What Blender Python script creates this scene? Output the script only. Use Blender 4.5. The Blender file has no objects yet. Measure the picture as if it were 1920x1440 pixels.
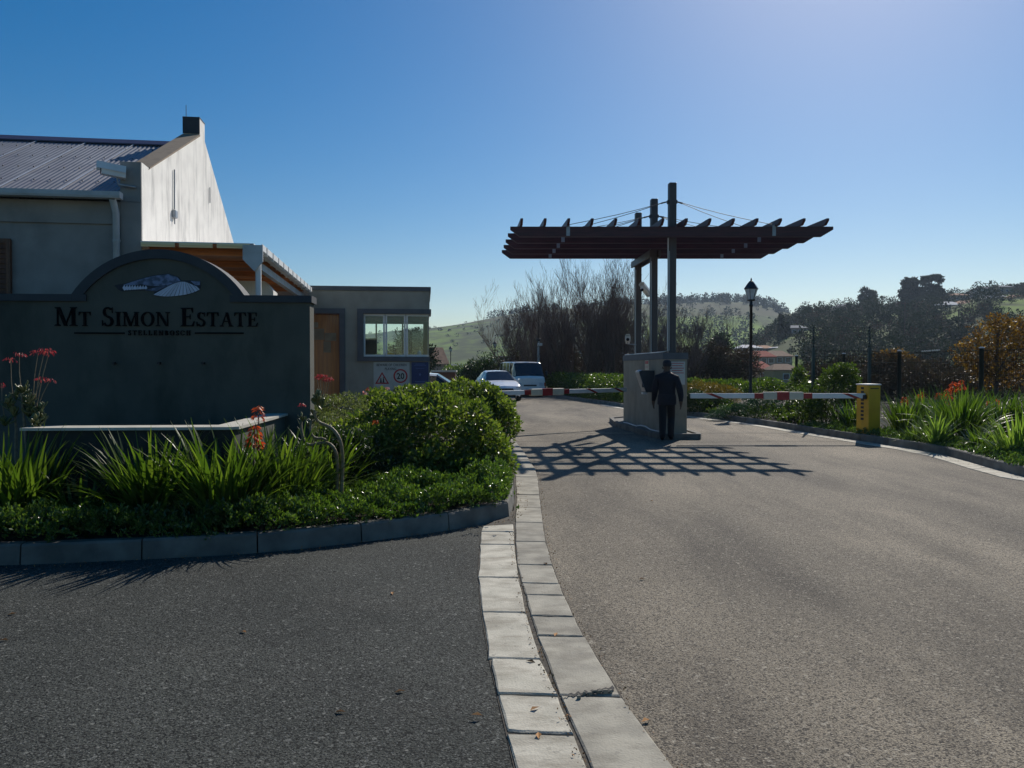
import bpy, math, random
import numpy as np
from mathutils import Vector, Matrix
R = math.radians
random.seed(7); rng = np.random.default_rng(7)
scene = bpy.context.scene
COL = scene.collection

# ------------------------------------------------------------------ camera, sky, sun, exposure
F = 1450.0; H = 1.6; TH = math.atan(30 / F)
cam_d = bpy.data.cameras.new('camera'); cam_d.sensor_width = 36; cam_d.lens = F / 1920 * 36
cam_d.clip_start = 0.05; cam_d.clip_end = 8000
cam = bpy.data.objects.new('camera', cam_d); COL.objects.link(cam)
cam.location = (0, 0, H); cam.rotation_euler = (R(90) - TH, 0, 0)
scene.camera = cam
SUNV = Vector((0.55, 1.19, 1.0)).normalized()
EL = math.asin(SUNV.z); AZ = math.atan2(SUNV.x, SUNV.y)
world = bpy.data.worlds.new('World'); scene.world = world; world.use_nodes = True
nt = world.node_tree; nt.nodes.clear()
sky = nt.nodes.new('ShaderNodeTexSky'); sky.sky_type = 'NISHITA'; sky.sun_disc = False
sky.sun_elevation = EL; sky.sun_rotation = AZ; sky.altitude = 150
sky.air_density = 1.0; sky.dust_density = 0.5; sky.ozone_density = 2.0
hs = nt.nodes.new('ShaderNodeHueSaturation'); hs.inputs['Saturation'].default_value = 1.58
bg = nt.nodes.new('ShaderNodeBackground'); bg.inputs[1].default_value = 0.079
wo = nt.nodes.new('ShaderNodeOutputWorld')
nt.links.new(sky.outputs[0], hs.inputs['Color']); nt.links.new(hs.outputs[0], bg.inputs[0]); nt.links.new(bg.outputs[0], wo.inputs[0])
sl = bpy.data.lights.new('sun', 'SUN'); sl.energy = 4.7; sl.angle = R(0.53); sl.color = (1.0, 0.93, 0.84)
so = bpy.data.objects.new('sun', sl); COL.objects.link(so)
so.rotation_euler = (-SUNV).to_track_quat('-Z', 'Y').to_euler()
scene.view_settings.view_transform = 'Standard'; scene.view_settings.look = 'None'
scene.view_settings.exposure = 0.0; scene.view_settings.gamma = 1
scene.render.engine = 'CYCLES'

# ------------------------------------------------------------------ pixel helpers (photo is 1920x1440)
def ray(px, py):
    v = (720 - py) / F
    c, s = math.cos(TH), math.sin(TH)
    return Vector(((px - 960) / F, c + v * s, -s + v * c))
def G(px, py, z=0.0):
    d = ray(px, py); t = (z - H) / d.z
    return Vector((d.x * t, d.y * t, z))
def P(px, py, Y):
    d = ray(px, py); t = Y / d.y
    return Vector((d.x * t, Y, H + d.z * t))
def plane_local(o, ang, px, py):
    """point of the vertical plane through o with direction ang -> (s along the plane, z)"""
    d = ray(px, py); e = Vector((math.cos(ang), math.sin(ang)))
    # d.x*t = o.x + s*e.x ; d.y*t = o.y + s*e.y
    det = d.x * (-e.y) - d.y * (-e.x)
    t = (o[0] * (-e.y) - o[1] * (-e.x)) / det
    s = (d.x * o[1] - d.y * o[0]) / det
    s = (d.x * t - o[0]) / e.x
    return s, H + d.z * t

# ------------------------------------------------------------------ materials
MATS = {}
def mk(name, c1, c2=None, rough=0.7, scale=6.0, map_scale=(1, 1, 1), detail=6, bump=0.0, bscale=60, metal=0.0,
       spec=0.5, rnd=0.0, spots=None, lo=0.35, hi=0.65, coat=0.0, grime=None):
    m = bpy.data.materials.new(name); m.use_nodes = True; t = m.node_tree; n = t.nodes; L = t.links
    b = n['Principled BSDF']; b.inputs['Roughness'].default_value = rough; b.inputs['Metallic'].default_value = metal
    b.inputs['Specular IOR Level'].default_value = spec; b.inputs['Coat Weight'].default_value = coat
    tc = n.new('ShaderNodeTexCoord'); mp = n.new('ShaderNodeMapping'); mp.inputs['Scale'].default_value = map_scale
    L.new(tc.outputs['Object'], mp.inputs[0])
    col = None
    if c2 is None: c2 = tuple(x * 0.8 for x in c1)
    nz = n.new('ShaderNodeTexNoise'); nz.inputs['Scale'].default_value = scale; nz.inputs['Detail'].default_value = detail
    L.new(mp.outputs[0], nz.inputs['Vector'])
    cr = n.new('ShaderNodeValToRGB'); cr.color_ramp.elements[0].position = lo; cr.color_ramp.elements[1].position = hi
    cr.color_ramp.elements[0].color = (*c2, 1); cr.color_ramp.elements[1].color = (*c1, 1)
    L.new(nz.outputs[0], cr.inputs[0]); col = cr.outputs[0]
    if grime:   # (colour, scale, mapscale, lo, hi, amount)
        gm = n.new('ShaderNodeMapping'); gm.inputs['Scale'].default_value = grime[2]; L.new(tc.outputs['Object'], gm.inputs[0])
        gn = n.new('ShaderNodeTexNoise'); gn.inputs['Scale'].default_value = grime[1]; gn.inputs['Detail'].default_value = 8
        gn.inputs['Roughness'].default_value = 0.65
        L.new(gm.outputs[0], gn.inputs['Vector'])
        mr = n.new('ShaderNodeMapRange'); mr.inputs[1].default_value = grime[3]; mr.inputs[2].default_value = grime[4]
        mr.inputs[4].default_value = grime[5]; L.new(gn.outputs[0], mr.inputs[0])
        mx = n.new('ShaderNodeMixRGB'); mx.inputs[2].default_value = (*grime[0], 1)
        L.new(mr.outputs[0], mx.inputs[0]); L.new(col, mx.inputs[1]); col = mx.outputs[0]
    if spots:   # list of (scale, colour, threshold, amount)
        for sc_, scol, th_, am in spots:
            vo = n.new('ShaderNodeTexVoronoi'); vo.inputs['Scale'].default_value = sc_
            L.new(tc.outputs['Object'], vo.inputs['Vector'])
            sp = n.new('ShaderNodeSeparateColor'); L.new(vo.outputs['Color'], sp.inputs[0])
            mr = n.new('ShaderNodeMapRange'); mr.inputs[1].default_value = th_; mr.inputs[2].default_value = min(1.0, th_ + 0.05)
            mr.inputs[4].default_value = am; L.new(sp.outputs[0], mr.inputs[0])
            mx = n.new('ShaderNodeMixRGB'); mx.inputs[2].default_value = (*scol, 1)
            L.new(mr.outputs[0], mx.inputs[0]); L.new(col, mx.inputs[1]); col = mx.outputs[0]
    if rnd:
        oi = n.new('ShaderNodeObjectInfo'); mr = n.new('ShaderNodeMapRange')
        mr.inputs[3].default_value = 1 - rnd; mr.inputs[4].default_value = 1 + rnd; L.new(oi.outputs['Random'], mr.inputs[0])
        h = n.new('ShaderNodeHueSaturation'); L.new(mr.outputs[0], h.inputs['Value']); L.new(col, h.inputs['Color']); col = h.outputs[0]
    L.new(col, b.inputs['Base Color'])
    if bump:
        bn = n.new('ShaderNodeTexNoise'); bn.inputs['Scale'].default_value = bscale; bn.inputs['Detail'].default_value = 4
        L.new(tc.outputs['Object'], bn.inputs['Vector'])
        bp = n.new('ShaderNodeBump'); bp.inputs['Strength'].default_value = bump; bp.inputs['Distance'].default_value = 0.01
        L.new(bn.outputs[0], bp.inputs['Height']); L.new(bp.outputs[0], b.inputs['Normal'])
    MATS[name] = m; return m

def mk_leaf(name, c1, c2, c3, rough=0.38, trans=0.4, spec=0.5, obj_rand=False, tcol=(1.6, 1.9, 0.6)):
    m = bpy.data.materials.new(name); m.use_nodes = True; t = m.node_tree; n = t.nodes; L = t.links
    b = n['Principled BSDF']; out = n['Material Output']
    b.inputs['Roughness'].default_value = rough; b.inputs['Specular IOR Level'].default_value = spec
    cr = n.new('ShaderNodeValToRGB'); e = cr.color_ramp.elements
    e[0].color = (*c1, 1); e[1].color = (*c3, 1); x = e.new(0.55); x.color = (*c2, 1)
    if obj_rand:
        s = n.new('ShaderNodeObjectInfo'); L.new(s.outputs['Random'], cr.inputs[0])
    else:
        s = n.new('ShaderNodeNewGeometry'); L.new(s.outputs['Random Per Island'], cr.inputs[0])
    L.new(cr.outputs[0], b.inputs['Base Color'])
    tr = n.new('ShaderNodeBsdfTranslucent'); mu = n.new('ShaderNodeMixRGB'); mu.blend_type = 'MULTIPLY'; mu.inputs[0].default_value = 1
    mu.inputs[2].default_value = (*tcol, 1); L.new(cr.outputs[0], mu.inputs[1]); L.new(mu.outputs[0], tr.inputs[0])
    mx = n.new('ShaderNodeMixShader'); mx.inputs[0].default_value = trans
    L.new(b.outputs[0], mx.inputs[1]); L.new(tr.outputs[0], mx.inputs[2]); L.new(mx.outputs[0], out.inputs[0])
    MATS[name] = m; return m

def mk_glass(name, tint=(0.8, 0.95, 0.92), rough=0.0, opacity=0.25):
    m = bpy.data.materials.new(name); m.use_nodes = True; t = m.node_tree; n = t.nodes; L = t.links
    n.remove(n['Principled BSDF']); out = n['Material Output']
    tr = n.new('ShaderNodeBsdfTransparent'); tr.inputs[0].default_value = (*tint, 1)
    gl = n.new('ShaderNodeBsdfGlossy'); gl.inputs['Roughness'].default_value = rough
    fr = n.new('ShaderNodeFresnel'); fr.inputs[0].default_value = 1.5
    mx = n.new('ShaderNodeMixShader'); L.new(fr.outputs[0], mx.inputs[0]); L.new(tr.outputs[0], mx.inputs[1]); L.new(gl.outputs[0], mx.inputs[2])
    L.new(mx.outputs[0], out.inputs[0]); MATS[name] = m; return m

M = MATS
mk('asphalt_worn', (0.36, 0.310, 0.230), (0.175, 0.153, 0.117), rough=0.8, scale=0.55, map_scale=(1, .4, 1), detail=12, lo=.34, hi=.66, bump=1.0, bscale=110, spec=0.12,
   spots=[(150, (0.40, 0.36, 0.29), 0.86, 0.75), (115, (0.030, 0.028, 0.026), 0.74, 0.8), (210, (0.055, 0.05, 0.045), 0.55, 0.6), (62, (0.46, 0.42, 0.34), 0.955, 0.6)],
   grime=((0.055, 0.048, 0.040), 1.1, (1.0, 0.22, 1), 0.46, 0.70, 0.75))
mk('asphalt_fresh', (0.082, 0.088, 0.078), (0.050, 0.055, 0.050), rough=0.8, scale=0.9, detail=12, bump=1.0, bscale=110, spec=0.12,
   spots=[(150, (0.17, 0.175, 0.165), 0.84, 0.8), (115, (0.010, 0.011, 0.011), 0.70, 0.85), (210, (0.02, 0.021, 0.02), 0.6, 0.6), (66, (0.26, 0.265, 0.24), 0.965, 0.6)],
   grime=((0.105, 0.105, 0.092), 1.3, (0.5, 1.0, 1), 0.50, 0.72, 0.55))
mk('slab_concrete', (0.37, 0.345, 0.275), (0.25, 0.235, 0.19), rough=0.85, scale=5, bump=0.35, bscale=90, rnd=0.14,
   grime=((0.14, 0.125, 0.095), 3.2, (1, 1.6, 1), 0.44, 0.70, 0.85), spots=[(60, (0.16, 0.15, 0.13), 0.95, 0.5)])
mk('slab_pale', (0.52, 0.49, 0.40), (0.38, 0.36, 0.29), rough=0.85, scale=5, bump=0.35, bscale=90, rnd=0.12,
   grime=((0.20, 0.175, 0.13), 3.0, (1, 2.2, 1), 0.46, 0.70, 0.85), spots=[(60, (0.16, 0.15, 0.13), 0.95, 0.5)])
mk('kerb_concrete', (0.19, 0.185, 0.165), (0.10, 0.098, 0.088), rough=0.9, scale=4, bump=0.4, bscale=70, rnd=0.15,
   grime=((0.13, 0.12, 0.10), 3.5, (1, 1, 1), 0.52, 0.72, 0.75))
mk('soil', (0.06, 0.042, 0.028), (0.025, 0.018, 0.012), rough=0.95, scale=12, bump=0.8, bscale=40)
mk('joint_dirt', (0.10, 0.088, 0.068), (0.025, 0.022, 0.018), rough=0.95, scale=30)
mk('grass_ground', (0.075, 0.10, 0.03), (0.05, 0.055, 0.022), rough=0.95, scale=0.05, bump=0.5, bscale=3)
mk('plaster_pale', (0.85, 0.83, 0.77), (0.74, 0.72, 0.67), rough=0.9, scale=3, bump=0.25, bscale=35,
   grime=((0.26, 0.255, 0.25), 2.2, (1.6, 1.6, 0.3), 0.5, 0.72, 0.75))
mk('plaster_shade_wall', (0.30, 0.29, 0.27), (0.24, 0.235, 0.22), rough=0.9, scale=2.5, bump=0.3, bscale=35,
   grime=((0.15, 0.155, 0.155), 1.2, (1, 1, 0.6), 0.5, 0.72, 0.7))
mk('plaster_guardhouse', (0.33, 0.325, 0.275), (0.27, 0.265, 0.225), rough=0.9, scale=2.5, bump=0.25, bscale=40,
   grime=((0.13, 0.14, 0.12), 1.4, (1, 1, 0.5), 0.52, 0.75, 0.6))
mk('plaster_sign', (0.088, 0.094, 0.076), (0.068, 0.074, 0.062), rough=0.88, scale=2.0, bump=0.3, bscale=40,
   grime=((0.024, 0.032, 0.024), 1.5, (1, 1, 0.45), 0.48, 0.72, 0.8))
mk('coping_grey', (0.038, 0.047, 0.056), (0.030, 0.038, 0.046), rough=0.75, scale=5, bump=0.15)
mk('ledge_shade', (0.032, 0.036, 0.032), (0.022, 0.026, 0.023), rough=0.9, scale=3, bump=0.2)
mk('trim_grey', (0.11, 0.12, 0.135), (0.09, 0.10, 0.11), rough=0.75, scale=5, bump=0.1)
mk('basin_cap', (0.55, 0.52, 0.44), (0.42, 0.40, 0.34), rough=0.85, scale=5, bump=0.2)
mk('coping_brown', (0.30, 0.235, 0.16), (0.20, 0.155, 0.11), rough=0.9, scale=6, bump=0.3, grime=((0.10, 0.085, 0.07), 6, (1, 1, 1), 0.5, 0.7, 0.7))
mk('plinth_paint', (0.30, 0.275, 0.215), (0.25, 0.23, 0.18), rough=0.88, scale=3, bump=0.2, grime=((0.14, 0.13, 0.11), 1.7, (1, 1, 0.5), 0.5, 0.72, 0.6))
mk('roof_metal', (0.20, 0.21, 0.235), (0.15, 0.157, 0.178), rough=0.45, scale=1.5, metal=0.25, spec=0.5, rnd=0.05,
   grime=((0.16, 0.15, 0.18), 2.5, (1, 0.3, 1), 0.5, 0.7, 0.5))
mk('screw_head', (0.05, 0.05, 0.06), rough=0.5)
mk('flashing', (0.75, 0.75, 0.76), (0.6, 0.6, 0.62), rough=0.4)
mk('ridge_metal', (0.06, 0.05, 0.10), (0.05, 0.045, 0.085), rough=0.45)
mk('gutter_paint', (0.50, 0.53, 0.54), (0.40, 0.43, 0.44), rough=0.5, scale=3, grime=((0.20, 0.20, 0.16), 2, (0.6, 2, 1), 0.5, 0.7, 0.5))
mk('white_paint', (0.78, 0.78, 0.76), (0.68, 0.68, 0.66), rough=0.45, scale=3)
mk('cream_paint', (0.62, 0.58, 0.45), (0.52, 0.48, 0.37), rough=0.6, scale=5)
mk('timber_ceiling', (0.62, 0.24, 0.075), (0.44, 0.16, 0.05), rough=0.5, scale=3, map_scale=(1, 12, 12), rnd=0.2)
mk('timber_door', (0.40, 0.15, 0.025), (0.26, 0.09, 0.016), rough=0.4, scale=2.5, map_scale=(10, 10, 0.7), coat=0.2)
mk('timber_shutter', (0.16, 0.06, 0.025), (0.09, 0.035, 0.015), rough=0.55, scale=3, map_scale=(8, 8, 1))
mk('timber_strip', (0.85, 0.72, 0.42), (0.75, 0.62, 0.34), rough=0.6, scale=3, map_scale=(1, 10, 10))
mk('beam_stain', (0.078, 0.017, 0.021), (0.045, 0.011, 0.014), rough=0.5, scale=2.5, map_scale=(1, 10, 10), rnd=0.12, bump=0.1)
mk('post_stain', (0.075, 0.062, 0.060), (0.05, 0.042, 0.042), rough=0.5, scale=2.5, map_scale=(9, 9, 0.8), bump=0.1)
mk('steel_dark', (0.06, 0.065, 0.075), rough=0.5, metal=0.4)
mk('steel_galv', (0.36, 0.38, 0.40), (0.28, 0.30, 0.32), rough=0.45, metal=0.6, scale=9)
mk('black_paint', (0.012, 0.013, 0.017), (0.009, 0.009, 0.012), rough=0.4)
mk('letter_black', (0.004, 0.004, 0.006), (0.003, 0.003, 0.005), rough=0.9, spec=0.1)
mk('yellow_paint', (0.62, 0.36, 0.010), (0.54, 0.30, 0.01), rough=0.45, scale=3, grime=((0.30, 0.18, 0.02), 4, (1, 1, 0.4), 0.55, 0.75, 0.5))
mk('box_lid', (0.80, 0.80, 0.76), rough=0.5)
mk('red_paint', (0.34, 0.018, 0.018), (0.27, 0.015, 0.015), rough=0.45)
mk('sign_white', (0.48, 0.50, 0.47), (0.42, 0.44, 0.41), rough=0.5)
mk('sign_red', (0.42, 0.02, 0.03), rough=0.5)
mk('sign_blue', (0.012, 0.03, 0.14), (0.010, 0.025, 0.11), rough=0.4)
mk('sign_black', (0.01, 0.01, 0.014), rough=0.6)
mk('sign_print', (0.10, 0.16, 0.36), rough=0.5)
mk('paper', (0.30, 0.24, 0.16), (0.22, 0.17, 0.11), rough=0.8)
mk('logo_pale', (0.52, 0.58, 0.70), (0.42, 0.48, 0.60), rough=0.6, rnd=0.1)
mk('logo_mountain', (0.16, 0.22, 0.36), (0.05, 0.075, 0.13), rough=0.6, scale=14, lo=0.42, hi=0.58)
mk('logo_dark', (0.006, 0.010, 0.022), rough=0.6)
mk('fence_green', (0.018, 0.045, 0.045), (0.014, 0.035, 0.036), rough=0.45)
mk('fence_wire', (0.020, 0.026, 0.024), rough=0.95, spec=0.05)
mk('bark', (0.12, 0.085, 0.065), (0.06, 0.045, 0.035), rough=0.9, scale=9, map_scale=(1, 1, 0.3))
mk('bare_twig', (0.20, 0.13, 0.10), (0.12, 0.075, 0.062), rough=0.8, scale=1.2)
mk('bare_twig_grey', (0.17, 0.135, 0.12), (0.10, 0.075, 0.07), rough=0.8, scale=1.2)
mk('succulent_stem', (0.26, 0.21, 0.13), (0.16, 0.12, 0.07), rough=0.6, scale=25, bump=0.5, bscale=80)
mk('cloth_navy', (0.010, 0.011, 0.020), (0.007, 0.008, 0.014), rough=0.85, scale=10, bump=0.3, bscale=60)
mk('trouser_black', (0.007, 0.008, 0.013), (0.005, 0.006, 0.010), rough=0.85, scale=10)
mk('skin_dark', (0.075, 0.038, 0.022), (0.06, 0.03, 0.018), rough=0.5)
mk('shoe_black', (0.008, 0.008, 0.010), rough=0.3)
mk('cap_dark', (0.02, 0.021, 0.03), rough=0.8)
mk('car_white', (0.82, 0.83, 0.85), (0.80, 0.81, 0.83), rough=0.25, coat=0.6)
mk('van_white', (0.75, 0.74, 0.70), (0.70, 0.69, 0.65), rough=0.35, coat=0.3)
mk('car_glass', (0.015, 0.02, 0.025), rough=0.06, spec=0.8)
mk('car_black', (0.012, 0.012, 0.014), rough=0.5)
mk('tyre', (0.018, 0.018, 0.018), rough=0.85)
mk('rim', (0.45, 0.45, 0.47), rough=0.3, metal=0.8)
mk('headlamp', (0.65, 0.68, 0.72), rough=0.1, spec=0.8)
mk('tail_red', (0.35, 0.01, 0.012), rough=0.2)
mk('lamp_glass', (0.62, 0.66, 0.68), (0.5, 0.54, 0.56), rough=0.25)
mk('house_yellow', (0.36, 0.25, 0.12), (0.30, 0.21, 0.10), rough=0.9)
mk('house_tan', (0.30, 0.24, 0.16), (0.25, 0.2, 0.13), rough=0.9)
mk('house_white', (0.55, 0.53, 0.50), (0.46, 0.45, 0.42), rough=0.9)
mk('house_pink', (0.36, 0.24, 0.20), (0.3, 0.2, 0.17), rough=0.9)
mk('tile_red', (0.30, 0.06, 0.04), (0.2, 0.045, 0.03), rough=0.9, spec=0.1, scale=2)
mk('tile_brown', (0.25, 0.17, 0.115), (0.18, 0.12, 0.085), rough=0.9, spec=0.1, scale=2)
mk('tile_orange', (0.45, 0.27, 0.17), (0.34, 0.2, 0.13), rough=0.9, spec=0.1, scale=2)
mk('roof_pale', (0.70, 0.68, 0.66), (0.58, 0.57, 0.56), rough=0.9, spec=0.1, scale=2)
mk('roof_grey', (0.22, 0.23, 0.25), (0.17, 0.18, 0.19), rough=0.9, spec=0.1, scale=2)
mk('window_dark', (0.03, 0.04, 0.05), rough=0.15)
mk('stone_pale', (0.55, 0.53, 0.48), (0.4, 0.38, 0.34), rough=0.8, rnd=0.2)
mk('interior', (0.16, 0.155, 0.14), rough=0.9)
mk('dry_leaf', (0.42, 0.22, 0.07), (0.25, 0.12, 0.04), rough=0.8, rnd=0.4)
mk_glass('window_glass', (.94, 1, .985)); mk_glass('window_glass_clear', (0.97, 1.0, 0.99))
# foliage
mk_leaf('leaf_strap', (0.030, 0.055, 0.012), (0.060, 0.10, 0.018), (0.12, 0.16, 0.035), rough=0.35, trans=0.45, obj_rand=True)
mk_leaf('leaf_strap_pale', (0.08, 0.13, 0.03), (0.14, 0.20, 0.06), (0.22, 0.27, 0.10), rough=0.35, trans=0.45, obj_rand=True)
mk_leaf('leaf_cover', (0.035, 0.070, 0.016), (0.075, 0.125, 0.028), (0.15, 0.20, 0.05), rough=0.28, trans=0.35, spec=0.6)
mk_leaf('leaf_bush', (0.045, 0.075, 0.015), (0.10, 0.135, 0.030), (0.21, 0.23, 0.07), rough=0.4, trans=0.42)
mk_leaf('leaf_greygreen', (0.09, 0.12, 0.045), (0.14, 0.17, 0.07), (0.20, 0.22, 0.10), rough=0.5, trans=0.4, tcol=(1.3, 1.4, 0.7))
mk_leaf('leaf_hedge', (0.030, 0.055, 0.012), (0.065, 0.10, 0.018), (0.13, 0.16, 0.035), rough=0.35, trans=0.4)
mk_leaf('leaf_dark', (0.016, 0.034, 0.012), (0.028, 0.05, 0.016), (0.045, 0.07, 0.02), rough=0.45, trans=0.25)
mk_leaf('leaf_juniper', (0.018, 0.05, 0.028), (0.03, 0.075, 0.04), (0.05, 0.10, 0.055), rough=0.5, trans=0.25, tcol=(1.2, 1.4, 0.9))
mk_leaf('leaf_yellowish', (0.10, 0.09, 0.02), (0.16, 0.13, 0.03), (0.22, 0.17, 0.04), rough=0.5, trans=0.4, tcol=(1.5, 1.4, 0.5))
mk_leaf('leaf_autumn', (0.06, 0.032, 0.010), (0.12, 0.065, 0.012), (0.21, 0.14, 0.025), rough=0.5, trans=0.45, tcol=(1.6, 1.5, 0.6))
mk_leaf('leaf_scrub', (0.05, 0.035, 0.022), (0.075, 0.052, 0.03), (0.06, 0.065, 0.03), rough=0.7, trans=0.2, tcol=(1.2, 1.1, 0.8))
mk_leaf('leaf_far', (0.024, 0.038, 0.017), (0.030, 0.045, 0.019), (0.038, 0.050, 0.022), rough=0.7, trans=0.08, spec=0.05, tcol=(1.1, 1.2, 0.8))
mk_leaf('leaf_far_brown', (0.05, 0.042, 0.026), (0.06, 0.050, 0.03), (0.075, 0.055, 0.028), rough=0.7, spec=0.05, trans=0.1, tcol=(1.2, 1.1, 0.8))
mk_leaf('leaf_succulent', (0.07, 0.10, 0.035), (0.12, 0.14, 0.05), (0.20, 0.19, 0.08), rough=0.35, trans=0.15, obj_rand=True, tcol=(1.2, 1.2, 0.6))
mk_leaf('petal_pink', (0.28, 0.04, 0.05), (0.34, 0.055, 0.07), (0.42, 0.12, 0.10), rough=0.5, trans=0.4, tcol=(1.4, 0.9, 0.9))
mk_leaf('petal_orange', (0.40, 0.07, 0.02), (0.46, 0.10, 0.025), (0.52, 0.16, 0.04), rough=0.5, trans=0.4, tcol=(1.4, 0.9, 0.7))
mk_leaf('petal_blush', (0.60, 0.25, 0.22), (0.65, 0.35, 0.30), (0.7, 0.45, 0.4), rough=0.5, trans=0.4, tcol=(1.2, 1, 1))

def hill_mat():
    m = bpy.data.materials.new('hill_field'); m.use_nodes = True; t = m.node_tree; n = t.nodes; L = t.links
    b = n['Principled BSDF']; b.inputs['Roughness'].default_value = 1; b.inputs['Specular IOR Level'].default_value = 0.1
    tc = n.new('ShaderNodeTexCoord'); mp = n.new('ShaderNodeMapping'); mp.inputs['Scale'].default_value = (1, 0.55, 1.5)
    L.new(tc.outputs['Object'], mp.inputs[0])
    a = n.new('ShaderNodeTexNoise'); a.inputs['Scale'].default_value = 0.011; a.inputs['Detail'].default_value = 5
    c = n.new('ShaderNodeTexNoise'); c.inputs['Scale'].default_value = 0.08; c.inputs['Detail'].default_value = 6
    L.new(mp.outputs[0], a.inputs[0]); L.new(mp.outputs[0], c.inputs[0])
    ad = n.new('ShaderNodeMath'); ad.operation = 'MULTIPLY_ADD'; ad.inputs[1].default_value = 0.35
    L.new(c.outputs[0], ad.inputs[0]); L.new(a.outputs[0], ad.inputs[2])
    cr = n.new('ShaderNodeValToRGB'); e = cr.color_ramp.elements
    e[0].position = 0.54; e[0].color = (0.055, 0.070, 0.030, 1); e[1].position = 0.86; e[1].color = (0.19, 0.28, 0.045, 1)
    x = e.new(0.64); x.color = (0.075, 0.092, 0.042, 1); x = e.new(0.73); x.color = (0.135, 0.20, 0.042, 1)
    L.new(ad.outputs[0], cr.inputs[0])
    sp = n.new('ShaderNodeSeparateXYZ'); L.new(tc.outputs['Object'], sp.inputs[0])
    zz = n.new('ShaderNodeMath'); zz.operation = 'MULTIPLY_ADD'; zz.inputs[1].default_value = 16; L.new(a.outputs[0], zz.inputs[0]); L.new(sp.outputs[2], zz.inputs[2])
    mr = n.new('ShaderNodeMapRange'); mr.inputs[1].default_value = 51; mr.inputs[2].default_value = 53; mr.inputs[4].default_value = .8; L.new(zz.outputs[0], mr.inputs[0])
    mx = n.new('ShaderNodeMixRGB'); mx.inputs[2].default_value = (0.085, 0.085, 0.05, 1); L.new(mr.outputs[0], mx.inputs[0]); L.new(cr.outputs[0], mx.inputs[1])
    L.new(mx.outputs[0], b.inputs['Base Color']); M['hill_field'] = m
hill_mat()

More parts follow.
